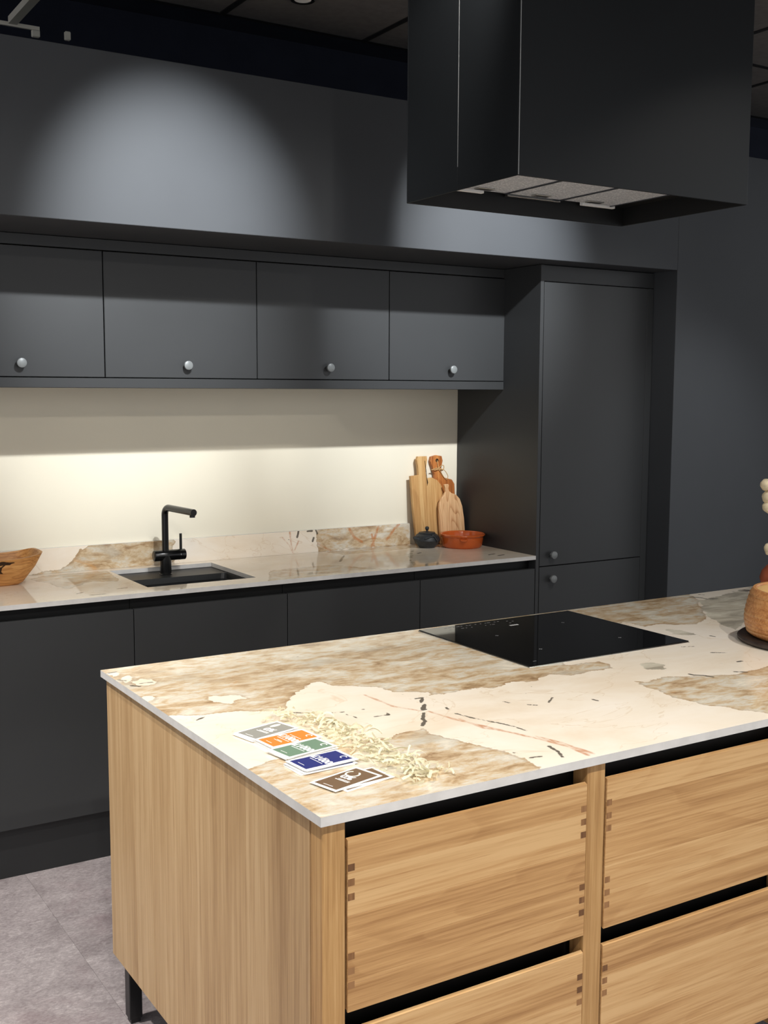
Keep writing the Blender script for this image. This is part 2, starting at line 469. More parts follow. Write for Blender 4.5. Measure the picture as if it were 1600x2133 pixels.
# suspended ceiling: tiles hang in a 600 mm grid, open void past the last row
YC = 3.95
ce = tag(box('ceiling', -2.7, 9.7, -2.8, 6.3, 3.7, 3.75, VOIDM), kind='structure')
cm = bm_mesh('ceiling_tile', box_bm(0.578, 0.578, 0.015, 0.003), TILEM)
for i in range(-7, 10):
    for j in range(1, 12):
        x = 1.15 + i * 0.6 + 0.3; y = YC - j * 0.6 + 0.3
        if -2.7 < x < 6.7 and y > -2.8:
            link('ceiling_tile', cm, Vector((x, y, ZC + 0.0135)) - Vector(ce.location), ce)
for i in range(-6, 10):
    x = 1.15 + i * 0.6
    if -2.7 < x < 6.7: box('grid_bar', x - 0.012, x + 0.012, -2.7, YC, ZC + 0.004, ZC + 0.03, GRIDM, ce)
for j in range(0, 12):
    y = YC - j * 0.6
    if y > -2.7: box('grid_bar', -2.6, 6.6, y - 0.012, y + 0.012, ZC + 0.005, ZC + 0.031, GRIDM, ce)
tag(box('bare_ceiling_bar', 1.118, 1.150, YC + 0.012, 4.47, ZC + 0.004, ZC + 0.03, GRIDW), 'pale bare ceiling grid bar crossing the dark void at top left', 'ceiling bar')
b = thing('bare_edge_angle', 'thin pale edge angle with clips above the soffit at top left', 'ceiling bar', (0.9, 4.478, ZC))
box('angle_strip', 0.2, 1.235, 4.472, 4.482, ZC - 0.002, ZC + 0.012, GRIDW, b)
box('clip', 1.205, 1.235, 4.466, 4.484, ZC - 0.028, ZC - 0.002, GRIDW, b, 0.003)
box('clip', 1.330, 1.352, 4.466, 4.484, ZC - 0.02, ZC + 0.012, GRIDW, b, 0.003)
d = thing('ceiling_downlight', 'small round unlit downlight in the ceiling above the soffit', 'downlight', (1.92, 3.64, ZC))
lathe('bezel', [(0.030, 0.0), (0.030, -0.006), (0.042, -0.008), (0.046, 0.0)], STEEL, (0, 0, 0.004), d, 32, cap=False)
lathe('lens', [(0.0, -0.002), (0.031, -0.002), (0.031, 0.004), (0.0, 0.004)], PAPER, (0, 0, 0.002), d, 32)

# ------------------------------------------------------------------ sink wall: wall cabinets
YW, ZWB, ZWT = 3.9858, 1.6905, 2.1372
def knob(parent, x, y, z, r=0.0165):
    k = lathe('knob', [(0.0, 0.026), (r - 0.002, 0.026), (r, 0.0245), (r, 0.016), (r - 0.002, 0.014), (0.006, 0.012), (0.006, 0.0), (0.0, 0.0)], KNOBM,
              Vector((x, y, z)) - wloc(parent), parent, 32, rot=(math.pi / 2, 0, 0))
    k['label'] = 'round gunmetal knob'
    return k
WL = {0: 'graphite wall cabinet furthest left, beyond the frame edge', 1: 'graphite wall cabinet cut off by the left edge, above the wooden trough bowl',
      2: 'graphite wall cabinet above the sink and tap', 3: 'third graphite wall cabinet, between the sink and the corner cabinet', 4: 'graphite wall cabinet next to the tall cabinet, above the chopping boards'}
for k in range(5):
    x0 = 0.0988 + 0.6 * k; x1 = x0 + 0.6
    t = thing('wall_cabinet', WL[k], 'wall cabinet', ((x0 + x1) / 2, 4.15, ZWB), 'wall cabinets')
    box('body', x0 + 0.001, x1 - 0.001, YW + 0.0215, YSP - 0.002, ZWB + 0.002, ZWT, CARC, t)
    dr = box('door', x0 + 0.0018, x1 - 0.0018, YW, YW + 0.019, ZWB + 0.002, ZWT - 0.002, GRAPH, t, 0.0012)
    knob(dr, (1.001, 1.001, 1.608, 2.211, 2.81)[k] if k else 0.40, YW, 1.739)
tag(box('wall_cabinet_pelmet', XN0 + 0.001, 3.0985 - 0.006, YW - 0.004, YSP - 0.002, 1.6546, ZWB - 0.001, GRAPH, None, 0.0012),
    'graphite light pelmet running under the wall cabinets', 'pelmet')
tag(box('wall_cabinet_filler', XN0 + 0.001, 3.0985 - 0.006, YW + 0.001, YW + 0.02, ZWT + 0.002, ZS - 0.002, GRAPH, None, 0.001),
    'graphite filler strip between the wall cabinets and the soffit', 'filler strip')

# ------------------------------------------------------------------ sink wall: base cabinets
YB, ZBT, ZBB = 3.7406, 0.8891, 0.1833
ZT = 0.945
BL = {0: 'graphite base cabinet at the far left, beyond the frame edge', 1: 'graphite base cabinet with full door at the left edge, below the trough bowl', 2: 'graphite base cabinet under the sink',
      3: 'graphite base cabinet between the sink cabinet and the corner, third from left', 4: 'graphite base cabinet beside the tall cabinet, below the terracotta dish'}
seam = [0.102, 0.7023, 1.3008, 1.8993, 2.4978, 3.0925]
for k in range(5):
    x0, x1 = seam[k], seam[k + 1]
    t = thing('base_cabinet', BL[k], 'base cabinet', ((x0 + x1) / 2, 4.04, ZBB), 'base cabinets')
    if k == 2:      # room for the basin
        box('body', x0 + 0.001, x1 - 0.001, YB + 0.022, YSP - 0.002, ZBB, 0.70, CARC, t)
        box('front_rail', x0 + 0.001, x1 - 0.001, YB + 0.045, YB + 0.06, 0.70, 0.9275, BLACKCH, t)
    else:
        box('body', x0 + 0.001, x1 - 0.001, YB + 0.022, YSP - 0.002, ZBB, ZBT - 0.03, CARC, t)
        box('finger_channel', x0 + 0.001, x1 - 0.001, YB + 0.045, YB + 0.06, ZBT - 0.03, 0.9275, BLACKCH, t)
    box('door', x0 + 0.0016, x1 - 0.0016, YB, YB + 0.02, ZBB, ZBT, GRAPH, t, 0.0012)
tag(box('plinth_board', XN0 + 0.002, 3.0925, YB + 0.027, YB + 0.043, FL, ZBB - 0.003, PLINTH, None, 0.001), 'graphite plinth board along the floor under the base cabinets', 'plinth')

# tall cabinet
XT, XTR, ZTT, ZTS = 3.0933, 3.7109, 2.1082, 0.8943
t = thing('tall_cabinet', 'tall graphite larder cabinet with two doors in the right end of the niche', 'tall cabinet', (3.42, 4.03, FL))
box('side_panel', XT, XT + 0.018, YB - 0.001, YSP - 0.002, FL, ZS - 0.002, GRAPH, t, 0.001)
box('body', XT + 0.02, XS - 0.004, YB + 0.023, YSP - 0.002, FL + 0.1, ZS - 0.003, CARC, t)
d1 = box('upper_door', XT + 0.0215, XTR - 0.002, YB, YB + 0.02, ZTS + 0.0018, ZTT - 0.002, GRAPH, t, 0.0015, 2)
knob(d1, 3.179, YB, 0.944)
d2 = box('lower_door', XT + 0.0215, XTR - 0.002, YB, YB + 0.02, ZBB, ZTS - 0.0018, GRAPH, t, 0.0015, 2)
knob(d2, 3.179, YB, 0.839)
box('top_filler', XT + 0.0195, XS - 0.003, YB + 0.003, YB + 0.02, ZTT + 0.001, ZS - 0.003, GRAPH, t, 0.001)
box('side_filler', XTR + 0.002, XS - 0.003, YB + 0.003, YB + 0.02, FL, ZTT - 0.001, GRAPH, t, 0.001)
box('plinth', XT + 0.0195, XS - 0.003, YB + 0.05, YB + 0.066, FL, ZBB - 0.003, PLINTH, t)

# ------------------------------------------------------------------ stone worktops
def sd_poly(P, X, Y):
    """signed distance to polygon, positive inside"""
    P = np.array(P); n = len(P)
    d = np.full(X.shape, 1e9); ins = np.zeros(X.shape, bool)
    for i in range(n):
        ax, ay = P[i]; bx, by = P[(i + 1) % n]
        ex, ey = bx - ax, by - ay
        t = np.clip(((X - ax) * ex + (Y - ay) * ey) / (ex * ex + ey * ey + 1e-12), 0, 1)
        d = np.minimum(d, np.hypot(X - ax - t * ex, Y - ay - t * ey))
        if ay != by:
            c = ((ay > Y) != (by > Y)) & (X < ex * (Y - ay) / (by - ay) + ax)
            ins ^= c
    return np.where(ins, d, -d)

def sd_line(L, X, Y):
    d = np.full(X.shape, 1e9)
    for (ax, ay), (bx, by) in zip(L, L[1:]):
        ex, ey = bx - ax, by - ay
        t = np.clip(((X - ax) * ex + (Y - ay) * ey) / (ex * ex + ey * ey + 1e-12), 0, 1)
        d = np.minimum(d, np.hypot(X - ax - t * ex, Y - ay - t * ey))
    return d

def lines_attr(lines, widths, X, Y):
    r = np.full(X.shape, -1.0)
    for l, wd in zip(lines, widths): r = np.maximum(r, max(wd, 0.003) * 0.5 + 0.001 - sd_line(l, X, Y))
    return r

def stone(name, A0, A1, B0, B1, C0, C1, plane, attrs, step=0.012, hole=None, parent=None):
    """slab whose face (plane 'z': x,y grid at C1; plane 'y': x,z grid facing -y at C0) is a fine grid that carries the stone pattern"""
    na = max(2, int((A1 - A0) / step)); nb = max(2, int((B1 - B0) / step))
    xs = list(np.linspace(A0, A1, na + 1)); ys = list(np.linspace(B0, B1, nb + 1))
    if hole:
        hx0, hx1, hy0, hy1 = hole
        for v in (hx0, hx1):
            i = int(np.argmin([abs(x - v) for x in xs])); xs[i] = v
        for v in (hy0, hy1):
            i = int(np.argmin([abs(y - v) for y in ys])); ys[i] = v
    X, Y = np.meshgrid(xs, ys, indexing='ij')
    vals = attrs(X, Y)
    na, nb = len(xs), len(ys)
    top = [(xs[i], ys[j]) for i in range(na) for j in range(nb)]
    def co(a, b, c): return (a, b, c) if plane == 'z' else (a, c, b)
    face = C1 if plane == 'z' else C0
    back = C0 if plane == 'z' else C1
    verts = [co(a, b, face) for a, b in top]
    faces = []
    inh = lambda i, j: hole and hx0 - 1e-6 <= xs[i] and xs[i + 1] <= hx1 + 1e-6 and hy0 - 1e-6 <= ys[j] and ys[j + 1] <= hy1 + 1e-6
    used = {}
    for i in range(na - 1):
        for j in range(nb - 1):
            if inh(i, j): continue
            faces.append((i * nb + j, (i + 1) * nb + j, (i + 1) * nb + j + 1, i * nb + j + 1))
    n_face = len(faces)
    # edges: separate loop of vertices (sharp arris), one thin chamfer is left to the bevel of light
    def skirt(loop):
        n0 = len(verts)
        for a, b in loop: verts.append(co(a, b, face))
        for a, b in loop: verts.append(co(a, b, back))
        n = len(loop)
        for k in range(n): faces.append((n0 + k, n0 + (k + 1) % n, n0 + n + (k + 1) % n, n0 + n + k))
        return n0 + n
    n_top = len(verts)
    s0 = skirt([(A0, B0), (A1, B0), (A1, B1), (A0, B1)])
    if hole:
        s1 = skirt([(hx0, hy0), (hx0, hy1), (hx1, hy1), (hx1, hy0)])
        o = [s0 + k for k in (0, 1, 2, 3)]; h = [s1, s1 + 3, s1 + 2, s1 + 1]
        for k in range(4): faces.append((o[k], o[(k + 1) % 4], h[(k + 1) % 4], h[k]))
    else:
        faces.append((s0, s0 + 1, s0 + 2, s0 + 3))
    m = new_mesh(name, verts, faces, MARBLE)
    m.materials.append(EDGEM)
    for p in m.polygons[n_face:]: p.material_index = 1
    bm = bmesh.new(); bm.from_mesh(m)
    if plane == 'z': bmesh.ops.recalc_face_normals(bm, faces=bm.faces)
    bm.to_mesh(m); bm.free()
    for key, arr in vals.items():
        at = m.attributes.new(key, 'FLOAT', 'POINT')
        full = np.full(len(verts), -1.0, dtype=np.float32)
        full[:n_top] = np.asarray(arr, dtype=np.float32).reshape(-1)
        at.data.foreach_set('value', full)
    return link(name, m, (0, 0, 0), parent)

TAN_A = [[0.842, 2.248], [0.867, 2.271], [0.926, 2.239], [1.012, 2.227], [1.063, 2.187], [1.095, 2.181], [1.13, 2.227], [1.179, 2.293], [1.258, 2.352], [1.28, 2.355], [1.301, 2.306], [1.375, 2.247], [1.389, 2.191], [1.426, 2.164], [1.456, 2.143], [1.445, 2.118], [1.48, 2.113], [1.534, 2.11], [1.589, 2.114], [1.609, 2.096], [1.665, 2.115], [1.73, 2.098], [1.804, 2.127], [1.85, 2.092], [1.911, 2.102], [1.916, 2.101], [1.996, 2.081], [2.009, 2.162], [1.909, 2.18], [2.124, 2.417], [2.425, 2.505], [2.43, 2.424], [2.484, 2.43], [2.59, 2.367], [2.7, 2.422], [2.786, 2.52], [2.895, 2.639], [2.955, 2.726], [3.1, 2.9], [0.7, 2.9], [0.7, 2.2]]
TAN_B = [[1.945, 1.972], [1.966, 1.947], [2.031, 1.959], [2.13, 1.926], [2.202, 1.882], [2.351, 1.901], [3.6, 2.1], [3.6, 1.75], [2.02, 1.539], [1.997, 1.609], [1.963, 1.674], [1.926, 1.739], [1.927, 1.787], [1.916, 1.811], [1.928, 1.873], [1.935, 1.916]]
TAN_C = [[0.868, 1.87], [0.916, 1.887], [1.0, 1.889], [1.149, 1.892], [1.168, 1.893], [1.216, 1.902], [1.255, 1.902], [1.285, 1.911], [1.282, 1.87], [1.297, 1.83], [1.318, 1.758], [1.336, 1.705], [1.342, 1.652], [1.337, 1.597], [1.329, 1.576], [1.29, 1.4], [0.7, 1.4], [0.7, 1.87]]
CREAM_SPOTS = [[[0.986, 2.346], [1.002, 2.365], [1.023, 2.352], [1.045, 2.354], [1.064, 2.342], [1.061, 2.32], [1.041, 2.318], [1.019, 2.299], [1.007, 2.315]], [[0.898, 2.589], [0.919, 2.608], [0.936, 2.587], [0.938, 2.559], [0.915, 2.542], [0.899, 2.557]], [[0.885, 2.639], [0.905, 2.649], [0.902, 2.618], [0.88, 2.599]], [[0.868, 2.446], [0.884, 2.446], [0.876, 2.412], [0.862, 2.402]], [[0.869, 2.699], [0.889, 2.704], [0.885, 2.672], [0.869, 2.66]]]
GREY_PATCH = [[[2.895, 2.639], [2.786, 2.52], [2.703, 2.42], [2.656, 2.328], [2.632, 2.248], [2.761, 2.325], [3.223, 2.698], [3.13, 2.7], [3.4, 2.75]], [[2.46, 2.36], [2.487, 2.335], [2.486, 2.26], [2.446, 2.275], [2.43, 2.31]], [[2.083, 2.09], [2.117, 2.083], [2.135, 2.045], [2.095, 2.013], [2.055, 2.037]]]
DARK = [[[1.4, 2.111], [1.418, 2.11], [1.392, 2.078]], [[1.39, 2.061], [1.36, 2.024], [1.37, 2.027]], [[1.352, 2.006], [1.323, 1.968], [1.319, 1.953], [1.294, 1.927]], [[1.408, 1.965], [1.419, 1.922], [1.43, 1.895], [1.446, 1.86], [1.457, 1.828], [1.462, 1.785]], [[1.434, 1.681], [1.428, 1.649], [1.414, 1.616]], [[1.349, 1.687], [1.352, 1.682]], [[1.357, 1.646], [1.381, 1.641]], [[1.098, 2.164], [1.131, 2.135]], [[1.175, 2.112], [1.203, 2.102]], [[1.2, 2.084], [1.206, 2.048]], [[1.244, 2.037], [1.278, 2.032], [1.281, 2.048]], [[1.248, 2.1], [1.252, 2.098]], [[1.589, 1.939], [1.604, 1.926]], [[1.558, 1.988], [1.563, 1.97]], [[1.64, 1.929], [1.675, 1.956]], [[1.745, 1.895], [1.748, 1.881]], [[1.418, 2.016], [1.413, 2.001]], [[1.393, 2.159], [1.394, 2.154]], [[2.987, 2.724], [2.998, 2.71]], [[2.927, 2.705], [2.946, 2.675], [2.947, 2.647], [2.983, 2.635]], [[2.504, 2.232], [2.508, 2.217]], [[2.113, 1.947], [2.116, 1.936], [2.134, 1.919], [2.142, 1.898]], [[2.322, 1.974], [2.337, 1.975]], [[2.23, 1.905], [2.253, 1.887]], [[2.343, 2.083], [2.376, 2.061]], [[2.325, 2.173], [2.36, 2.159]], [[0.871, 2.703], [0.889, 2.704]], [[0.87, 2.627], [0.883, 2.608]], [[0.88, 2.558], [0.894, 2.539]], [[0.902, 2.565], [0.934, 2.562]], [[0.903, 2.211], [0.925, 2.223]]]
DARKW = [0.006, 0.007, 0.006, 0.0028, 0.005, 0.005, 0.004, 0.0018, 0.0018, 0.0022, 0.0025, 0.003, 0.002, 0.0025, 0.0018, 0.0025, 0.0025, 0.0025, 0.005, 0.007, 0.005, 0.007, 0.006, 0.006, 0.002, 0.002, 0.006, 0.005, 0.006, 0.004, 0.0015]
RUST = [[[1.367, 2.011], [1.38, 1.933], [1.404, 1.86], [1.427, 1.79], [1.45, 1.723], [1.467, 1.654], [1.464, 1.599]], [[1.391, 1.927], [1.396, 1.849], [1.434, 1.779]], [[1.454, 1.747], [1.471, 1.688], [1.479, 1.6]], [[1.315, 2.201], [1.321, 2.083], [1.356, 2.017]]]
RUSTW = [0.005, 0.003, 0.004, 0.0012]
BACK_TAN = [[[1.062, 4.225], [1.128, 4.269], [1.235, 4.281], [1.308, 4.279], [1.376, 4.269], [1.358, 4.078], [1.335, 4.01], [1.255, 4.057], [1.215, 4.028], [1.137, 3.946], [1.111, 4.012], [1.103, 4.12]], [[1.923, 3.948], [2.043, 3.963], [2.222, 3.961], [2.255, 3.879], [2.35, 3.747], [2.322, 3.714], [1.996, 3.73], [1.809, 3.715]], [[2.371, 4.288], [2.597, 4.345], [2.817, 4.329], [2.765, 4.214], [2.632, 4.197], [2.396, 4.182]], [[2.632, 4.045], [2.76, 4.185], [2.55, 3.893], [2.511, 3.781], [2.628, 3.792], [2.577, 3.742], [2.455, 3.721]]]
BACK_DARK = [[[2.384, 4.16], [2.284, 4.021]], [[2.694, 4.057], [2.718, 4.067]], [[2.936, 3.867], [2.974, 3.875]], [[2.956, 3.827], [2.994, 3.834]], [[2.033, 3.821], [2.048, 3.821]], [[1.163, 3.786], [1.213, 3.78]], [[1.284, 3.859], [1.317, 3.865]], [[1.131, 3.838], [1.157, 3.851]]]
UP_TAN = [[[1.077, 0.939], [1.125, 0.949], [1.213, 0.964], [1.255, 0.986], [1.28, 1.004], [1.289, 1.028], [1.322, 1.044], [1.44, 1.047], [1.561, 1.047], [1.668, 1.049], [1.686, 1.035], [1.668, 1.019], [1.685, 0.966], [1.675, 0.945], [1.386, 0.934], [1.221, 0.935]], [[2.33, 1.046], [2.338, 1.016], [2.333, 0.993], [2.343, 0.944], [2.893, 0.94], [2.892, 1.052], [2.614, 1.052]]]
UP_RUST = [[[2.202, 1.045], [2.205, 1.009], [2.213, 0.972], [2.218, 0.947]], [[2.168, 1.019], [2.199, 0.984], [2.217, 0.947]], [[2.244, 0.999], [2.225, 0.96]], [[2.339, 0.982], [2.369, 0.965], [2.403, 0.947]], [[2.499, 1.036], [2.525, 0.996], [2.565, 0.974]], [[2.651, 1.038], [2.637, 1.004], [2.615, 0.951]], [[2.615, 1.006], [2.628, 0.95]], [[2.761, 1.044], [2.733, 1.018], [2.696, 0.977]]]
UP_RUSTW = [0.003, 0.0015, 0.002, 0.003, 0.009, 0.009, 0.006, 0.01]
UP_DARK = [[[2.246, 1.046], [2.238, 1.018]], [[2.288, 1.04], [2.311, 1.04]], [[2.319, 1.009], [2.314, 0.995]], [[2.33, 1.043], [2.336, 1.027]]]
HOBMARK = [[1.91, 2.681], [2.063, 2.671], [2.107, 2.669], [2.11, 2.626], [2.084, 2.626], [1.883, 2.666], [1.971, 2.669]]
HOBDOT = [[1.958, 2.534], [2.244, 2.579], [2.244, 2.333], [1.957, 2.338], [1.854, 2.238]]

def island_attrs(X, Y):
    tan = np.maximum(np.maximum(sd_poly(TAN_A, X, Y), sd_poly(TAN_B, X, Y)), sd_poly(TAN_C, X, Y))
    for s in CREAM_SPOTS: tan = np.minimum(tan, -sd_poly(s, X, Y) - 0.004)
    grey = np.full(X.shape, -1.0)
    for s in GREY_PATCH: grey = np.maximum(grey, sd_poly(s, X, Y))
    return {'tan_plate': tan, 'grey_plate': grey, 'rust_vein': lines_attr(RUST, RUSTW, X, Y), 'dark_crack': lines_attr(DARK, DARKW, X, Y)}
def back_attrs(X, Y):
    tan = np.full(X.shape, -1.0)
    for s in BACK_TAN[:3]: tan = np.maximum(tan, sd_poly(s, X, Y))
    return {'tan_plate': tan, 'grey_plate': sd_poly(BACK_TAN[3], X, Y), 'rust_vein': np.full(X.shape, -1.0), 'dark_crack': lines_attr(BACK_DARK, [0.008] * 9, X, Y)}
def up_attrs(X, Y):
    tan = np.full(X.shape, -1.0)
    for s in UP_TAN: tan = np.maximum(tan, sd_poly(s, X, Y))
    return {'tan_plate': tan, 'grey_plate': np.full(X.shape, -1.0), 'rust_vein': lines_attr(UP_RUST, UP_RUSTW, X, Y), 'dark_crack': lines_attr(UP_DARK, [0.006] * 9, X, Y)}

HX0, HX1, HY0, HY1 = 1.387, 1.815, 3.835, 4.265
tag(stone('sink_worktop', XN0 + 0.002, XT - 0.001, 3.7377, YSP - 0.001, 0.9285, ZT, 'z', back_attrs, 0.007, (HX0, HX1, HY0, HY1)), 'long polished cream and tan stone worktop around the sink along the back wall', 'worktop')
tag(stone('worktop_upstand', XN0 + 0.002, 2.822, ZT + 0.0004, 1.0435, YSP - 0.018, YSP - 0.001, 'y', up_attrs, 0.004), 'low polished stone upstand along the back of the sink worktop', 'upstand')

IX0, IX1, IY0, IY1 = 0.8632, 3.32, 1.5839, 2.7425
tag(stone('island_worktop', IX0, IX1, IY0, IY1, 0.9279, ZT, 'z', island_attrs, 0.0048), 'polished cream and tan veined stone top of the island', 'worktop')

# ------------------------------------------------------------------ sink and tap
sk = thing('sink', 'black undermount sink set into the stone worktop', 'sink', (1.60, 4.05, 0.70))
bm = bmesh.new()
def ring(x0, x1, y0, y1, z, r, n=5):
    out = []
    for cx, cy, a0 in ((x1 - r, y1 - r, 0), (x0 + r, y1 - r, 90), (x0 + r, y0 + r, 180), (x1 - r, y0 + r, 270)):
        for k in range(n + 1):
            a = math.radians(a0 + 90 * k / n)
            out.append(bm.verts.new((cx + r * math.cos(a) - 1.60, cy + r * math.sin(a) - 4.05, z - 0.70)))
    return out
rs = [ring(1.372, 1.830, 3.826, 4.285, 0.9275, 0.01), ring(1.392, 1.810, 3.842, 4.105, 0.9265, 0.02), ring(1.396, 1.806, 3.846, 4.100, 0.905, 0.022),
      ring(1.404, 1.798, 3.854, 4.092, 0.9035, 0.024), ring(1.412, 1.790, 3.862, 4.084, 0.76, 0.035), ring(1.430, 1.772, 3.88, 4.066, 0.748, 0.03)]
for a, c in zip(rs, rs[1:]):
    for k in range(len(a)): bm.faces.new((a[k], a[(k + 1) % len(a)], c[(k + 1) % len(c)], c[k]))
bm.faces.new(rs[-1])
outer = [ring(1.372, 1.830, 3.826, 4.285, 0.72, 0.01)]
for k in range(len(rs[0])): bm.faces.new((rs[0][k], outer[0][k], outer[0][(k + 1) % 24], rs[0][(k + 1) % 24]))
bm.faces.new(outer[0])
m = bm_mesh('basin', bm, SINKM)
link('basin', m, (0, 0, 0), sk)
lathe('overflow_ring', [(0.011, 0.0), (0.011, 0.003), (0.018, 0.003), (0.019, 0.0)], CHROME, Vector((1.585, 4.0855, 0.874)) - wloc(sk), sk, 24, rot=(math.pi / 2, 0, 0), cap=False)
lathe('drain', [(0.0, 0.002), (0.02, 0.002), (0.028, 0.004), (0.035, 0.0), (0.0, 0.0)], CHROME, Vector((1.60, 3.97, 0.7485)) - wloc(sk), sk, 24)

TX, TY = 1.587, 4.18
tp = thing('kitchen_tap', 'black angular mixer tap with side lever behind the sink', 'tap', (TX, TY, 0.9275))
lathe('base', [(0.0, 0.0), (0.025, 0.0), (0.025, 0.002), (0.0225, 0.004), (0.0225, 0.075), (0.0, 0.075)], TAPM, (0, 0, 0), tp, 32)
tube('mixer_body', [(-0.048, 0, 0.075), (-0.0465, 0, 0.075), (0.079, 0, 0.075), (0.0805, 0, 0.075)], [0.0195, 0.021, 0.021, 0.0195], TAPM, (0, 0, 0), tp, 32)
tube('lever', [(0.064, 0, 0.09), (0.064, 0, 0.158)], 0.0052, TAPM, (0, 0, 0), tp, 16)
path = [(0, 0, 0.08), (0, 0, 0.235)]
for k in range(1, 9):
    a = k / 8 * math.pi / 2
    path.append((0.030 * (1 - math.cos(a)) * 0.14, -0.032 * (1 - math.cos(a)), 0.235 + 0.030 * math.sin(a)))
path += [(0.031, -0.22, 0.262)]
tube('spout', path, 0.0132, TAPM, (0, 0, 0), tp, 24)
tube('aerator', [(0.0298, -0.208, 0.258), (0.0298, -0.208, 0.243)], 0.0105, TAPM, (0, 0, 0), tp, 20)
tube('collar', [(0.056, 0, 0.075), (0.0575, 0, 0.075)], 0.0216, CHROME, (0, 0, 0), tp, 32)

# ------------------------------------------------------------------ things on the sink worktop
# carved trough bowl
tb = thing('trough_bowl', 'honey brown carved wooden trough bowl with dark tree motif, at the left edge', 'bowl', (0.86, 4.165, ZT))
bm = bmesh.new()
def trough(scale_in):
    R = []
    for (hx, hy, z) in ((0.150, 0.045, 0.0), (0.165, 0.058, 0.010), (0.207, 0.086, 0.062), (0.232, 0.100, 0.103)):
        hx -= scale_in; hy -= scale_in
        z = max(z, scale_in * 1.2) if scale_in else z
        loop = []
        for k in range(40):
            a = 2 * math.pi * k / 40
            c, s = math.cos(a), math.sin(a)
            e = 0.38
            x = math.copysign(abs(c) ** e, c) * hx; y = math.copysign(abs(s) ** e, s) * hy
            zz = z
            if z > 0.09: zz = z + 0.018 * (abs(x) / hx) ** 4 - 0.003
            elif z > 0.05: zz = z + 0.006 * (abs(x) / hx) ** 4
            loop.append(bm.verts.new((x, y, zz)))
        R.append(loop)
    return R
ro = trough(0.0); ri = trough(0.011)
for R in (ro, ri):
    for a, c in zip(R, R[1:]):
        for k in range(40): bm.faces.new((a[k], a[(k + 1) % 40], c[(k + 1) % 40], c[k]))
    bm.faces.new(R[0])
for k in range(40): bm.faces.new((ro[-1][k], ro[-1][(k + 1) % 40], ri[-1][(k + 1) % 40], ri[-1][k]))
m = bm_mesh('trough_body', bm, BOWLW, True); sharp(m, 35)
link('trough_body', m, (0, 0, 0), tb)
# painted tree on the front side (lies on the sloping side)
def on_side(u, v):
    return (u, -float(np.interp(v, [0.010, 0.062, 0.101], [0.058, 0.086, 0.100])) - 0.0004, v)
def blob(parent, pts, name='tree_mark', mat=TREEM):
    bm = bmesh.new()
    bm.faces.new([bm.verts.new(on_side(u, v)) for u, v in pts])
    r = bmesh.ops.extrude_face_region(bm, geom=list(bm.faces))
    bmesh.ops.translate(bm, vec=(0, -0.0006, 0), verts=[g for g in r['geom'] if isinstance(g, bmesh.types.BMVert)])
    return link(name, bm_mesh(name, bm, mat), (0, 0, 0), parent)
cx = 0.055
mk = blob(tb, [(cx + 0.062 * math.cos(a) * (1 + 0.10 * math.sin(5 * a)), 0.088 + 0.0075 * math.sin(a) * (1 + 0.25 * math.sin(7 * a))) for a in [2 * math.pi * k / 36 for k in range(36)]])
mk['label'] = 'dark burnt tree motif on the bowl'
blob(tb, [(cx + 0.018 + a, b) for a, b in ((-0.012, 0.052), (0.010, 0.050), (0.002, 0.058), (0.004, 0.072), (0.016, 0.083), (0.009, 0.083), (-0.001, 0.075), (-0.010, 0.083), (-0.016, 0.083), (-0.004, 0.070), (-0.004, 0.058))])

def board(name, label, pts, thick, y_base, lean, mat, holes=None, n=5, z0=ZT):
    xs = [p[0] for p in pts]; cx = sum(xs) / len(xs)
    t = thing(name, label, 'chopping board', (cx, y_base, z0 + 0.001), 'chopping boards', rot=(-lean, 0, 0))
    outline = [(p[0] - cx, (p[1] - z0)) for p in pts]
    return t, cx, outline
def rounded(pts, n=4): return [(v.x, v.y) for v in smooth_path([(a, b, 0) for a, b in pts], n, True)]

# large board with one square and one round shoulder, leaning on the splashback
LEAN1 = 0.10
P1 = [(2.828, 0.945), (2.815, 1.10), (2.809, 1.263), (2.852, 1.266), (2.851, 1.30), (2.846, 1.335), (2.853, 1.351), (2.902, 1.351), (2.904, 1.335), (2.897, 1.305), (2.892, 1.275), (2.897, 1.250),
      (2.925, 1.252), (2.952, 1.240), (2.978, 1.212), (2.987, 1.175), (2.985, 1.10), (2.975, 0.945)]
t, cx, ol = board('chopping_board', 'large pale chopping board with one square shoulder and a split handle, behind the teapot', P1, 0.018, 4.268, 0.0, MANGO)
t.rotation_euler = (-0.10, 0, 0)
bd = prism('board_body', ol, -0.009, 0.009, MANGO, (0, 0, 0), t, 0.0025)
ck = prism('handle_split', [(-0.009 + a, b) for a, b in ((0.0, 0.385), (0.0025, 0.385), (0.006, 0.345), (0.008, 0.31), (0.013, 0.285), (0.007, 0.268), (0.006, 0.30), (0.003, 0.34))], -0.0096, -0.0088, TREEM, (0, 0, 0), t)
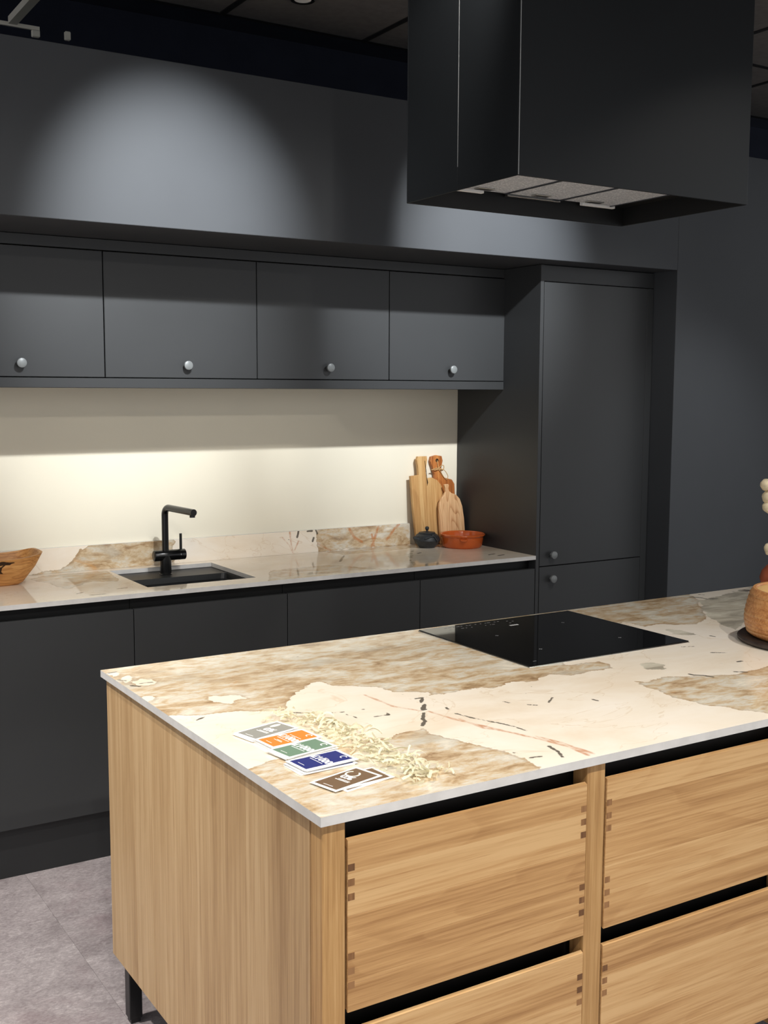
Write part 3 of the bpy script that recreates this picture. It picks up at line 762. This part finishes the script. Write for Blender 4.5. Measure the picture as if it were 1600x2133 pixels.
# reddish board with hole and twine
P2 = [(2.935, 0.945), (2.932, 1.10), (2.934, 1.19), (2.950, 1.225), (2.952, 1.262), (2.942, 1.295), (2.930, 1.325), (2.936, 1.346), (2.965, 1.352), (2.995, 1.347), (3.000, 1.325), (2.992, 1.295), (2.992, 1.262), (3.010, 1.246), (3.050, 1.236), (3.064, 1.215), (3.068, 1.10), (3.068, 0.945)]
t, cx, ol = board('chopping_board', 'reddish striped chopping board tied with twine, at the back of the corner', P2, 0.018, 4.300, 0.0, ACACIA)
t.rotation_euler = (-0.055, 0, 0)
prism('board_body', ol, -0.009, 0.009, ACACIA, (0, 0, 0), t, 0.003)
hx = 2.967 - cx
lathe('hanging_hole', [(0.0, 0.0), (0.0085, 0.0), (0.0085, 0.0008), (0.0, 0.0008)], TREEM, (hx, -0.0088, 0.383), t, 20, rot=(math.pi / 2, 0, 0))
bm = bmesh.new()
zt = 0.345
def tw(pts, r=0.0019): tube_bm([tuple(v) for v in smooth_path(pts, 6)], r, 8, bm)
tw([(hx, -0.010, 0.382), (hx + 0.001, -0.0125, 0.365), (hx + 0.004, -0.013, zt)])
tw([(hx + 0.004, -0.013, zt), (hx - 0.012, -0.016, zt + 0.002), (hx - 0.026, -0.014, zt - 0.004), (hx - 0.012, -0.018, zt - 0.006), (hx + 0.004, -0.014, zt - 0.003)])
tw([(hx + 0.004, -0.013, zt), (hx + 0.020, -0.018, zt + 0.014), (hx + 0.033, -0.016, zt + 0.010), (hx + 0.028, -0.016, zt - 0.006), (hx + 0.006, -0.014, zt)])
tw([(hx + 0.004, -0.013, zt), (hx + 0.035, -0.014, zt - 0.008), (hx + 0.056, -0.013, zt - 0.035), (hx + 0.050, -0.012, zt - 0.052), (hx + 0.034, -0.012, zt - 0.040), (hx + 0.02, -0.012, zt - 0.02), (hx + 0.006, -0.013, zt - 0.004)], 0.0016)
tw([(hx - 0.035, -0.011, zt - 0.006), (hx - 0.01, -0.0125, zt - 0.002), (hx + 0.03, -0.0105, zt - 0.010)], 0.0022)
tk = link('twine', bm_mesh('twine', bm, TWINE, True), (0, 0, 0), t)
tk['label'] = 'jute twine tied in a bow'
# small paddle board in front
P3 = [(2.944, 0.945), (2.939, 1.01), (2.937, 1.08), (2.938, 1.125), (2.948, 1.152), (2.966, 1.170), (2.977, 1.185), (2.976, 1.202), (2.971, 1.216), (2.976, 1.221), (2.993, 1.221), (2.997, 1.216), (2.993, 1.200), (2.997, 1.188), (3.012, 1.178), (3.036, 1.170), (3.056, 1.150), (3.069, 1.115), (3.077, 1.06), (3.080, 1.0), (3.080, 0.945)]
t, cx, ol = board('chopping_board', 'small round shouldered paddle board with dark figured grain, behind the terracotta dish', P3, 0.014, 4.262, 0.0, OLIVE)
t.rotation_euler = (-0.07, 0, 0)
t.location.y = 4.243
half = [p for p in ol if p[0] <= 2.992 - cx + 0.002]
prism('board_body', ol, -0.007, 0.007, OLIVE, (0, 0, 0), t, 0.003)

# cast iron teapot
tpot = thing('teapot', 'small black cast iron teapot with round lid knob', 'teapot', (2.836, 4.196, ZT))
lathe('pot_body', [(0.0, 0.0), (0.036, 0.0), (0.038, 0.004), (0.052, 0.018), (0.0605, 0.034), (0.057, 0.048), (0.046, 0.060), (0.038, 0.064), (0.036, 0.062), (0.0, 0.062)], IRON, (0, 0, 0), tpot, 48)
ld = lathe('lid', [(0.0, 0.0635), (0.037, 0.0635), (0.0385, 0.066), (0.036, 0.069), (0.012, 0.073), (0.0, 0.073)], IRON, (0, 0, 0), tpot, 40)
lathe('lid_knob', [(0.0, 0.072), (0.005, 0.072), (0.0045, 0.078), (0.0075, 0.081), (0.0095, 0.0875), (0.0075, 0.094), (0.0, 0.0965)], IRON, (0, 0, 0), ld, 24)
sp = [(-0.045, -0.006, 0.036), (-0.062, -0.008, 0.044), (-0.078, -0.010, 0.050)]
tube('spout', sp, [0.018, 0.012, 0.006], IRON, (0, 0, 0), tpot, 20)
# folded bail handle lying against the front
tube('bail_handle', smooth_path([(-0.040, -0.045, 0.046), (-0.022, -0.053, 0.052), (-0.002, -0.055, 0.057), (0.004, -0.058, 0.05), (0.012, -0.062, 0.038), (0.016, -0.060, 0.028)], 5), 0.0032, IRON, (0, 0, 0), tpot, 10)
lathe('handle_lug', [(0.0, 0.0), (0.007, 0.0), (0.007, 0.006), (0.0, 0.006)], IRON, (-0.002, -0.047, 0.057), tpot, 16, rot=(1.2, 0, 0))

# terracotta dish
dish = thing('terracotta_dish', 'glazed orange terracotta dish with small ear handles beside the teapot', 'dish', (2.985, 4.130, ZT))
lathe('dish_body', [(0.0, 0.0), (0.083, 0.0), (0.088, 0.004), (0.091, 0.012), (0.095, 0.040), (0.0955, 0.048), (0.100, 0.052), (0.1035, 0.057), (0.102, 0.062), (0.097, 0.063), (0.092, 0.060), (0.088, 0.045), (0.084, 0.014), (0.078, 0.008), (0.0, 0.007)], TERRA, (0, 0, 0), dish, 64)
for a in (math.radians(238), math.radians(58)):
    ca, sa = math.cos(a), math.sin(a)
    pth = []
    for k in range(9):
        b = math.pi * k / 8
        rr = 0.093 + 0.013 * math.sin(b); tt = 0.013 * math.cos(b)
        pth.append((rr * ca - tt * sa, rr * sa + tt * ca, 0.044 - 0.004 * math.sin(b)))
    tube('ear_handle', pth, 0.0052, TERRA, (0, 0, 0), dish, 12)

# ------------------------------------------------------------------ island
EX, PY, EYB, EZB = 0.875, 1.600, 2.733, 0.196
isl = thing('kitchen_island', 'oak kitchen island with end panel, wide drawers and black legs', 'kitchen island', (2.1, 2.15, FL))
ep = box('end_panel', EX + 0.004, EX + 0.022, PY + 0.046, EYB - 0.001, EZB + 0.001, 0.9275, OAKV, isl)
n = 9
ys = [PY + 0.0465]
wd = [0.16, 0.10, 0.135, 0.15, 0.09, 0.14, 0.12, 0.11, 0.0815]
sc = (EYB - PY - 0.0465) / sum(wd)
for v in wd: ys.append(ys[-1] + v * sc)
for k in range(n):
    box('panel_stave', EX, EX + 0.0045, ys[k] + 0.00012, ys[k + 1] - 0.00012, EZB, 0.9277, OAKV, ep, 0.00035)
NCOL, PITCHX = 4, 0.593
post_m = None
for k in range(NCOL + 1):
    x0 = EX if k == 0 else EX + k * PITCHX - 0.003
    x1 = x0 + (0.045 if k == 0 else 0.047)
    box('corner_post' if k in (0, NCOL) else 'stile', x0, x1, PY, PY + 0.045, EZB, 0.9277, OAKP, isl, 0.004, 3)
XE1 = EX + NCOL * PITCHX + 0.044
box('end_panel', XE1 - 0.018, XE1, PY + 0.046, EYB, EZB, 0.9277, OAKV, isl, 0.0005)
box('back_panel', EX + 0.0225, XE1 - 0.019, EYB - 0.02, EYB - 0.001, EZB, 0.9277, OAKV, isl, 0.0005)
box('base_board', EX + 0.0225, XE1 - 0.019, PY + 0.046, EYB - 0.021, EZB, EZB + 0.018, CARC, isl)
box('recess_back', EX + 0.023, XE1 - 0.019, PY + 0.048, PY + 0.06, EZB + 0.019, 0.9275, BLACKCH, isl)
stave_cache = {}
def drawer(x0, x1, z0, z1):
    th = 0.022
    d = box('drawer', x0 + 0.002, x1 - 0.002, PY + 0.0035, PY + th, z0 + 0.001, z1 - 0.016, OAKH, isl)
    hs = [0.18, 0.24, 0.2, 0.22, 0.16]
    random.shuffle(hs)
    zz = z0
    H = z1 - z0
    for i, hfr in enumerate(hs):
        za, zb = zz, zz + hfr * H
        zz = zb
        if i == len(hs) - 1:
            # top stave: sloping finger grip along its upper edge
            ox, oz = (x0 + x1) / 2, (za + zb) / 2
            pr = [(PY - 0.001, za), (PY - 0.001, zb - 0.003), (PY + 0.006, zb), (PY + th, zb - 0.014), (PY + 0.0035, zb - 0.016), (PY + 0.0035, za)]
            vs = [(x0 - ox, y - PY, z - oz) for y, z in pr] + [(x1 - ox, y - PY, z - oz) for y, z in pr]
            fs = [tuple(range(5, -1, -1)), tuple(range(6, 12))] + [(k, (k + 1) % 6, 6 + (k + 1) % 6, 6 + k) for k in range(6)]
            bmx = bmesh.new()
            vv = [bmx.verts.new(v) for v in vs]
            for f in fs: bmx.faces.new([vv[q] for q in f])
            m = bm_mesh('front_stave', bmx, OAKH)
            link('front_stave', m, Vector((ox, PY, oz)) - wloc(d), d)
        else:
            box('front_stave', x0, x1, PY - 0.001, PY + 0.0035, za + 0.00008, zb - 0.00008, OAKH, d, 0.0003)
    for sgn, xx in ((1, x0), (-1, x1)):
        for fr in (0.835, 0.75, 0.667, 0.325, 0.24, 0.157):
            zc = z0 + fr * H
            xa, xb = (xx + 0.0003, xx + 0.0135) if sgn > 0 else (xx - 0.0135, xx - 0.0003)
            box('finger_joint', xa, xb, PY - 0.0014, PY + 0.001, zc - 0.0062, zc + 0.0062, OAKD, d)
    return d
for k in range(NCOL):
    x0 = (EX + 0.0485) if k == 0 else EX + k * PITCHX + 0.0475
    x1 = EX + (k + 1) * PITCHX - 0.0055
    drawer(x0, x1, 0.577, 0.890)
    drawer(x0, x1, 0.231, 0.544)
for lx in (0.903, XE1 - 0.065):
    for ly in (1.66, 2.692):
        lg = box('leg', lx, lx + 0.034, ly, ly + 0.036, FL + 0.012, EZB, LEGM, isl, 0.002)
        box('foot_glide', lx + 0.004, lx + 0.030, ly + 0.004, ly + 0.032, FL, FL + 0.012, LEGM, lg, 0.001)

# hob
hob = thing('induction_hob', 'black glass induction hob set in the island worktop', 'hob', (2.0965, 2.459, ZT))
box('steel_frame', 1.8076, 2.3854, 2.2015, 2.7172, ZT, ZT + 0.002, STEEL, hob, 0.0005)
gl = box('glass', 1.8090, 2.3840, 2.2029, 2.7158, ZT + 0.002, ZT + 0.005, GLASSB, hob, 0.0009)
ZG = ZT + 0.0051
def mark(name, x0, x1, y0, y1, mat):
    return box(name, x0, x1, y0, y1, ZG - 0.0003, ZG + 0.0001, mat, gl)
for (x, y) in HOBDOT:
    mark('zone_mark', x - 0.0055, x + 0.0055, y - 0.0012, y + 0.0012, PRINTG)
    if x > 1.9: mark('zone_mark', x - 0.0012, x + 0.0012, y - 0.0055, y + 0.0055, PRINTG)
xx = 1.885
random.seed(3)
while xx < 2.085:
    wv = random.choice((0.004, 0.008, 0.012, 0.006))
    mark('touch_symbol', xx, xx + wv, 2.690, 2.694, PRINTG)
    if random.random() < 0.6: mark('touch_symbol', xx, xx + wv * 0.8, 2.664, 2.667, PRINTG)
    xx += wv + random.choice((0.004, 0.007, 0.014))
for px_, py_ in ((2.107, 2.680), (2.122, 2.671), (2.100, 2.655)): mark('touch_symbol', px_, px_ + 0.006, py_, py_ + 0.004, PRINTG)

# ------------------------------------------------------------------ text helper
def text_mesh(txt, size, mat, name='lettering', bold=0.0):
    cu = bpy.data.curves.new('text', 'FONT')
    cu.body = txt; cu.size = size; cu.align_x = 'CENTER'; cu.align_y = 'CENTER'
    cu.extrude = 0.00008; cu.offset = bold; cu.resolution_u = 3
    o = bpy.data.objects.new('text', cu); COL.objects.link(o)
    dg = bpy.context.evaluated_depsgraph_get()
    m = bpy.data.meshes.new_from_object(o.evaluated_get(dg))
    m.name = name
    bpy.data.objects.remove(o)
    m.materials.clear(); m.materials.append(mat)
    return m
# small white maker's mark on the glass, too blurred in the photo to read
for k_ in range(4): mark('maker_mark', 2.078 + 0.008 * k_, 2.0845 + 0.008 * k_, 2.622, 2.631, PRINTW)

# ------------------------------------------------------------------ hood
HXA, HXB, HYA, HYB, HZ = 1.7455, 2.5545, 2.2024, 2.698, 2.165
hd = thing('cooker_hood', 'large black box cooker hood hanging over the hob', 'cooker hood', (2.15, 2.45, HZ))
th = 0.0015
HT = ZC - 0.001
box('front_sheet', HXA, HXB, HYA, HYA + 0.005, HZ, HT, HOODM, hd, 0.0022, 3)
box('back_sheet', HXA, HXB, HYB - 0.005, HYB, HZ, HT, HOODM, hd, 0.0022, 3)
YM = 2.455
for xa, xb in ((HXA, HXA + th), (HXB - th, HXB)):
    box('side_sheet', xa, xb, HYA + 0.0052, YM - 0.0006, HZ + 0.0005, HT, HOODM, hd, 0.0006)
    box('side_sheet', xa, xb, YM + 0.0006, HYB - 0.0052, HZ + 0.0005, HT, HOODM, hd, 0.0006)
EDGES = plain('edge_glint_grey', srgb(150, 152, 152), 0.3, 0.3, 0.5, 0.05)  # pale grey carries the painted glint along the hood's corner and seam
box('edge_glint', HXA - 0.0008, HXA + 0.0012, HYA - 0.0008, HYA + 0.0012, HZ + 0.002, HT, EDGES, hd, 0.0004)
box('edge_glint', HXA - 0.0006, HXA + 0.0006, YM - 0.0005, YM + 0.0005, HZ + 0.06, HT, EDGES, hd)
ZR = 2.217
pn = box('underside_panel', HXA + 0.0045, HXB - 0.0045, HYA + 0.0075, HYB - 0.0075, ZR + 0.004, ZR + 0.01, DARKIN, hd)
# inner faces of the skirt
for nm, a in (('skirt_lining', (HXA + 0.002, HXB - 0.002, HYB - 0.0072, HYB - 0.0052)), ('skirt_lining', (HXA + 0.002, HXB - 0.002, HYA + 0.0052, HYA + 0.0072))):
    box(nm, a[0], a[1], a[2], a[3], HZ + 0.001, ZR + 0.004, DARKIN, hd)
for xa in (HXA + 0.002, HXB - 0.004):
    box('skirt_lining', xa, xa + 0.002, HYA + 0.0074, HYB - 0.0074, HZ + 0.001, ZR + 0.004, DARKIN, hd)
for k in range(3):
    xa = 1.853 + 0.2057 * k
    f = box('grease_filter', xa + 0.004, xa + 0.2015, 2.236, 2.654, ZR - 0.002, ZR + 0.003, FILTM, hd, 0.0008)
    for a in ((xa + 0.001, xa + 0.006, 2.232, 2.658), (xa + 0.1998, xa + 0.2047, 2.232, 2.658)):
        box('filter_frame', a[0], a[1], a[2], a[3], ZR - 0.004, ZR + 0.003, plain('filter_edge', srgb(96, 100, 108), 0.35, 0.8) if k == 0 and a[0] < 1.86 else bpy.data.materials['filter_edge'], f)
    lt = box('latch', xa + 0.075, xa + 0.130, 2.606, 2.632, ZR - 0.006, ZR - 0.002, STEEL, f, 0.001)
for k, (xa, xb) in enumerate(((1.875, 1.990), (2.075, 2.275), (2.362, 2.495))):
    box('light_strip' if k != 1 else 'control_bar', xa, xb, 2.6665, 2.680, ZR - 0.006, ZR + 0.004, PAPER if k != 1 else STEEL, hd, 0.001)

# ------------------------------------------------------------------ cards and shredded paper
CARDS = [  # centre x, y, angle, colour, kind
    ('grey', 0.991, 2.052, 14, srgb(150, 148, 140), '0%', 4),
    ('orange', 1.003, 1.978, 6, srgb(238, 132, 54), '£1000', 5),
    ('green', 0.998, 1.905, 9, srgb(112, 138, 116), '£1000', 6),
    ('navy', 0.994, 1.822, 5, srgb(46, 52, 116), '£1000', 6),
    ('brown', 0.988, 1.716, 14, srgb(116, 92, 70), '0%', 3)]
CL, CW, CT = 0.118, 0.068, 0.0011
blank = bm_mesh('card_stock', box_bm(CL, CW, CT, 0.0002), PAPER)
for cname, cx, cy, ang, colr, txt, nst in CARDS:
    A = math.radians(ang)
    pm = plain('print_' + cname, colr, 0.45, 0, 0.35, 0.02)
    z = ZT + 0.0002
    for s in range(nst - 1):
        da = random.uniform(-1, 1) * 0.05 + (-0.14 if cname == 'brown' and s == nst - 2 else 0) 
        dx, dy = random.uniform(-0.0035, 0.0035), random.uniform(-0.003, 0.003)
        if cname == 'brown': dx += 0.022; dy -= 0.004
        if cname == 'navy' and s < 2: dx -= 0.004; dy -= 0.003; da -= 0.06
        lo = thing('promo_card', 'white bordered %s promotional card lying underneath in the %s stack' % (cname, cname), 'card', (cx + dx, cy + dy, z + CT / 2), 'cards under the %s card' % cname, rot=(0, 0, A + da))
        link('card_stock', blank, (0, 0, 0), lo)
        c2 = link('printed_panel', bm_mesh('printed_panel', box_bm(CL - 0.013, CW - 0.011, 0.0001), pm), (0, 0, CT / 2 + 0.00003), lo)
        z += CT + 0.0003
    top = thing('promo_card', '%s promotional card with white border on top of its stack, printed %s' % (cname, txt), 'card', (cx, cy, z + CT / 2), 'top promotional cards', rot=(0, 0, A))
    link('card_stock', blank, (0, 0, 0), top)
    pp = link('printed_panel', bm_mesh('printed_panel', box_bm(CL - 0.013, CW - 0.011, 0.0002), pm), (0, 0, CT / 2 + 0.00008), top)
    ZP = 0.00022
    RZ = -math.pi / 2
    def bar(x0, x1, y0, y1, mat=PAPER, nm='print_line'):
        link(nm, bm_mesh(nm, box_bm(x1 - x0, y1 - y0, 0.0001), mat), ((x0 + x1) / 2, (y0 + y1) / 2, ZP), pp)
    if txt == '0%':
        link('lettering', text_mesh('0%', 0.024, PAPER, 'lettering', 0.0009), (0.006, 0.004 if cname == 'brown' else -0.002, ZP), pp, (0, 0, RZ))
        bar(-0.014, -0.0115, -0.018, 0.016); bar(-0.0095, -0.0075, -0.018, 0.012)
        bar(-0.046, -0.0445, -0.012, 0.012)
        if cname == 'brown':
            bmx = bmesh.new()
            tube_bm([(0.026 + 0.013 * math.cos(a), 0.010 + 0.013 * math.sin(a), 0) for a in [math.radians(40 + 300 * k / 24) for k in range(25)]], 0.0022, 6, bmx)
            bmesh.ops.scale(bmx, vec=(1, 1, 0.05), verts=bmx.verts)
            link('printed_ring', bm_mesh('printed_ring', bmx, SHRED), (0, 0, ZP), pp)
        else:
            bmx = bmesh.new()
            bmx.faces.new([bmx.verts.new((0.034 + 0.014 * math.cos(a), 0.012 + 0.006 * math.sin(a), 0)) for a in [2 * math.pi * k / 24 for k in range(24)]])
            link('printed_spoon', bm_mesh('printed_spoon', bmx, SHRED), (0, 0, ZP), pp)
    else:
        link('lettering', text_mesh(txt, 0.0225, PAPER, 'lettering', 0.0009), (0.001, 0.0, ZP), pp, (0, 0, RZ))
        bar(-0.0125, -0.0108, -0.021, 0.021); bar(0.0115, 0.0128, -0.008, 0.004)
        bar(-0.044, -0.0428, -0.008, 0.013)
        if cname == 'orange':
            bar(-0.026, -0.0245, -0.016, 0.012); bar(-0.0225, -0.021, -0.012, 0.006); bar(0.016, 0.0175, -0.022, 0.018)
        bmx = bmesh.new()
        tube_bm([(0.043 + 0.006 * math.cos(a), -0.012 + 0.006 * math.sin(a), 0) for a in [math.radians(-60 + 260 * k / 16) for k in range(17)]], 0.0014, 6, bmx)
        bmesh.ops.scale(bmx, vec=(1, 1, 0.05), verts=bmx.verts)
        link('printed_hook', bm_mesh('printed_hook', bmx, PAPER), (0, 0, ZP), pp)

random.seed(11)
bm = bmesh.new()
spine = [(1.055, 2.125), (1.10, 2.07), (1.115, 1.99), (1.12, 1.91), (1.118, 1.83), (1.112, 1.75), (1.115, 1.68), (1.13, 1.655)]
for k in range(330):
    u = random.random() * (len(spine) - 1.001); i = int(u); f = u - i
    bx = spine[i][0] * (1 - f) + spine[i + 1][0] * f + random.gauss(0, 0.021)
    by = spine[i][1] * (1 - f) + spine[i + 1][1] * f + random.gauss(0, 0.014)
    bx = max(bx, 1.062 if by < 2.09 else 1.0)
    hgt = max(0.0, 0.020 * math.exp(-((bx - (spine[i][0] + 0.005)) / 0.028) ** 2)) * random.random()
    a = random.uniform(0, math.pi * 2); L = random.uniform(0.018, 0.05); cur = random.uniform(-40, 40)
    wv = random.uniform(0.0015, 0.0030)
    pts = []
    x, y, z = bx, by, ZT + 0.0012 + hgt
    lift = random.uniform(-0.1, 0.45) if random.random() < 0.75 else random.uniform(0.5, 1.1)
    n = 7
    tw_ = random.uniform(-1.6, 1.6); ro = random.uniform(0, 3.14)
    prev = None
    for s in range(n):
        t_ = s / (n - 1)
        el = lift * math.cos(math.pi * t_)
        ca, sa = math.cos(a), math.sin(a)
        side = Vector((-sa * math.cos(ro), ca * math.cos(ro), math.sin(ro)))
        c = Vector((x, y, max(z, ZT + 0.0006 + wv * abs(math.sin(ro)))))
        v1, v2 = bm.verts.new(c + side * wv), bm.verts.new(c - side * wv)
        if prev: bm.faces.new((prev[0], v1, v2, prev[1]))
        prev = (v1, v2)
        x += ca * L / n; y += sa * L / n; z += el * L / n
        a += cur * L / n; ro += tw_ / n
r = bmesh.ops.solidify(bm, geom=list(bm.faces), thickness=0.00015)
sh = link('paper_shred', bm_mesh('paper_shred', bm, SHRED), (0, 0, 0))
tag(sh, 'loose pile of ivory shredded paper strips behind the promotional cards', 'shredded paper', None, 'stuff')

# ------------------------------------------------------------------ right end of the island: pot on tray, vase with dried stems
PX, PYY = 2.68, 2.03
tag(lathe('round_tray', [(0.0, 0.0), (0.186, 0.0), (0.194, 0.006), (0.195, 0.012), (0.191, 0.016), (0.0, 0.016)], TRAYM, (PX, PYY, ZT), None, 96),
    'dark charred round wooden tray under the ringed wooden pot', 'tray')
pot = thing('wooden_pot', 'turned brown wooden pot with pale scored rings on the dark tray', 'pot', (PX, PYY, ZT + 0.0163))
pr = [(0.0, 0.0), (0.156, 0.0), (0.166, 0.006)]
for k in range(1, 28):
    z = 0.006 + k * 0.0045
    base = 0.166 + 0.012 * math.sin(min(1, z / 0.05) * math.pi / 2) - 0.018 * max(0, (z - 0.05) / 0.083) ** 1.6
    pr.append((base + (0.0008 if k % 3 else -0.0012), z))
pr += [(0.156, 0.1345), (0.148, 0.1345), (0.145, 0.129)]
lathe('pot_wall', pr, POTW, (0, 0, 0), pot, 96, cap=False)
lathe('pot_inside', [(0.1455, 0.130), (0.158, 0.070), (0.150, 0.012), (0.0, 0.010)], POTIN, (0, 0, 0), pot, 96, cap=False)
for z, r in ((0.116, 0.1655), (0.110, 0.1670), (0.104, 0.1690), (0.026, 0.1750), (0.018, 0.1728), (0.066, 0.1780)):
    lathe('scored_ring', [(r - 0.002, z - 0.0008), (r + 0.0006, z), (r - 0.002, z + 0.0008)], POTIN, (0, 0, 0), pot, 96, cap=False)

vs_ = thing('clay_vase', 'round red clay vase behind the wooden pot at the right edge', 'vase', (3.272, 2.60, ZT))
lathe('vase_body', [(0.0, 0.0), (0.04, 0.0), (0.056, 0.012), (0.073, 0.034), (0.078, 0.052), (0.071, 0.076), (0.05, 0.100), (0.028, 0.115), (0.026, 0.125), (0.030, 0.130), (0.025, 0.130), (0.021, 0.118), (0.0, 0.10)], REDCL, (0, 0, 0), vs_, 64)
def pod_stem(label, tip, pods, bend, dy=0.0):
    t = thing('dried_stem', label, 'dried flower', (3.255, 2.60 + dy, ZT + 0.115), 'dried stems in the clay vase')
    base = Vector((0, 0, -0.0))
    tip = Vector(tip) - Vector((3.255, 2.60, ZT + 0.115))
    path = smooth_path([base, base.lerp(tip, 0.4) + Vector(bend), base.lerp(tip, 0.75) + Vector(bend) * 0.7, tip], 6)
    tube('stem', path, 0.0028, STEMM, (0, 0, 0), t, 8)
    for (px, pz, r, el) in pods:
        c = Vector((px, 2.60, pz)) - Vector((3.255, 2.60, ZT + 0.115))
        near = min(path, key=lambda p: (p - c).length)
        tube('stalk', [near, near.lerp(c, 0.6) + Vector((0, 0, -0.004)), c], 0.0018, STEMM, (0, 0, 0), t, 6)
        lathe('pod', [(0.0, -r * el), (r * 0.55, -r * el * 0.85), (r * 0.95, -r * 0.3), (r, 0.1 * r), (r * 0.75, r * 0.7), (r * 0.3, r * 0.95), (0.0, r)], PODM, c, t, 20, rot=(random.uniform(-0.5, 0.5), random.uniform(-0.8, 0.2), 0))
pod_stem('dried stem with a cluster of cream pods at the right edge, upper one', (3.21, 2.60, 1.40), [(3.166, 1.331, 0.021, 1.0), (3.176, 1.290, 0.020, 1.2), (3.178, 1.254, 0.019, 1.6), (3.23, 1.38, 0.02, 1.1)], (-0.02, 0, 0.02))
pod_stem('low dried stem with single cream pod at the right edge', (3.20, 2.60, 1.118), [(3.180, 1.112, 0.018, 1.5)], (0.0, 0, 0.01), -0.012)
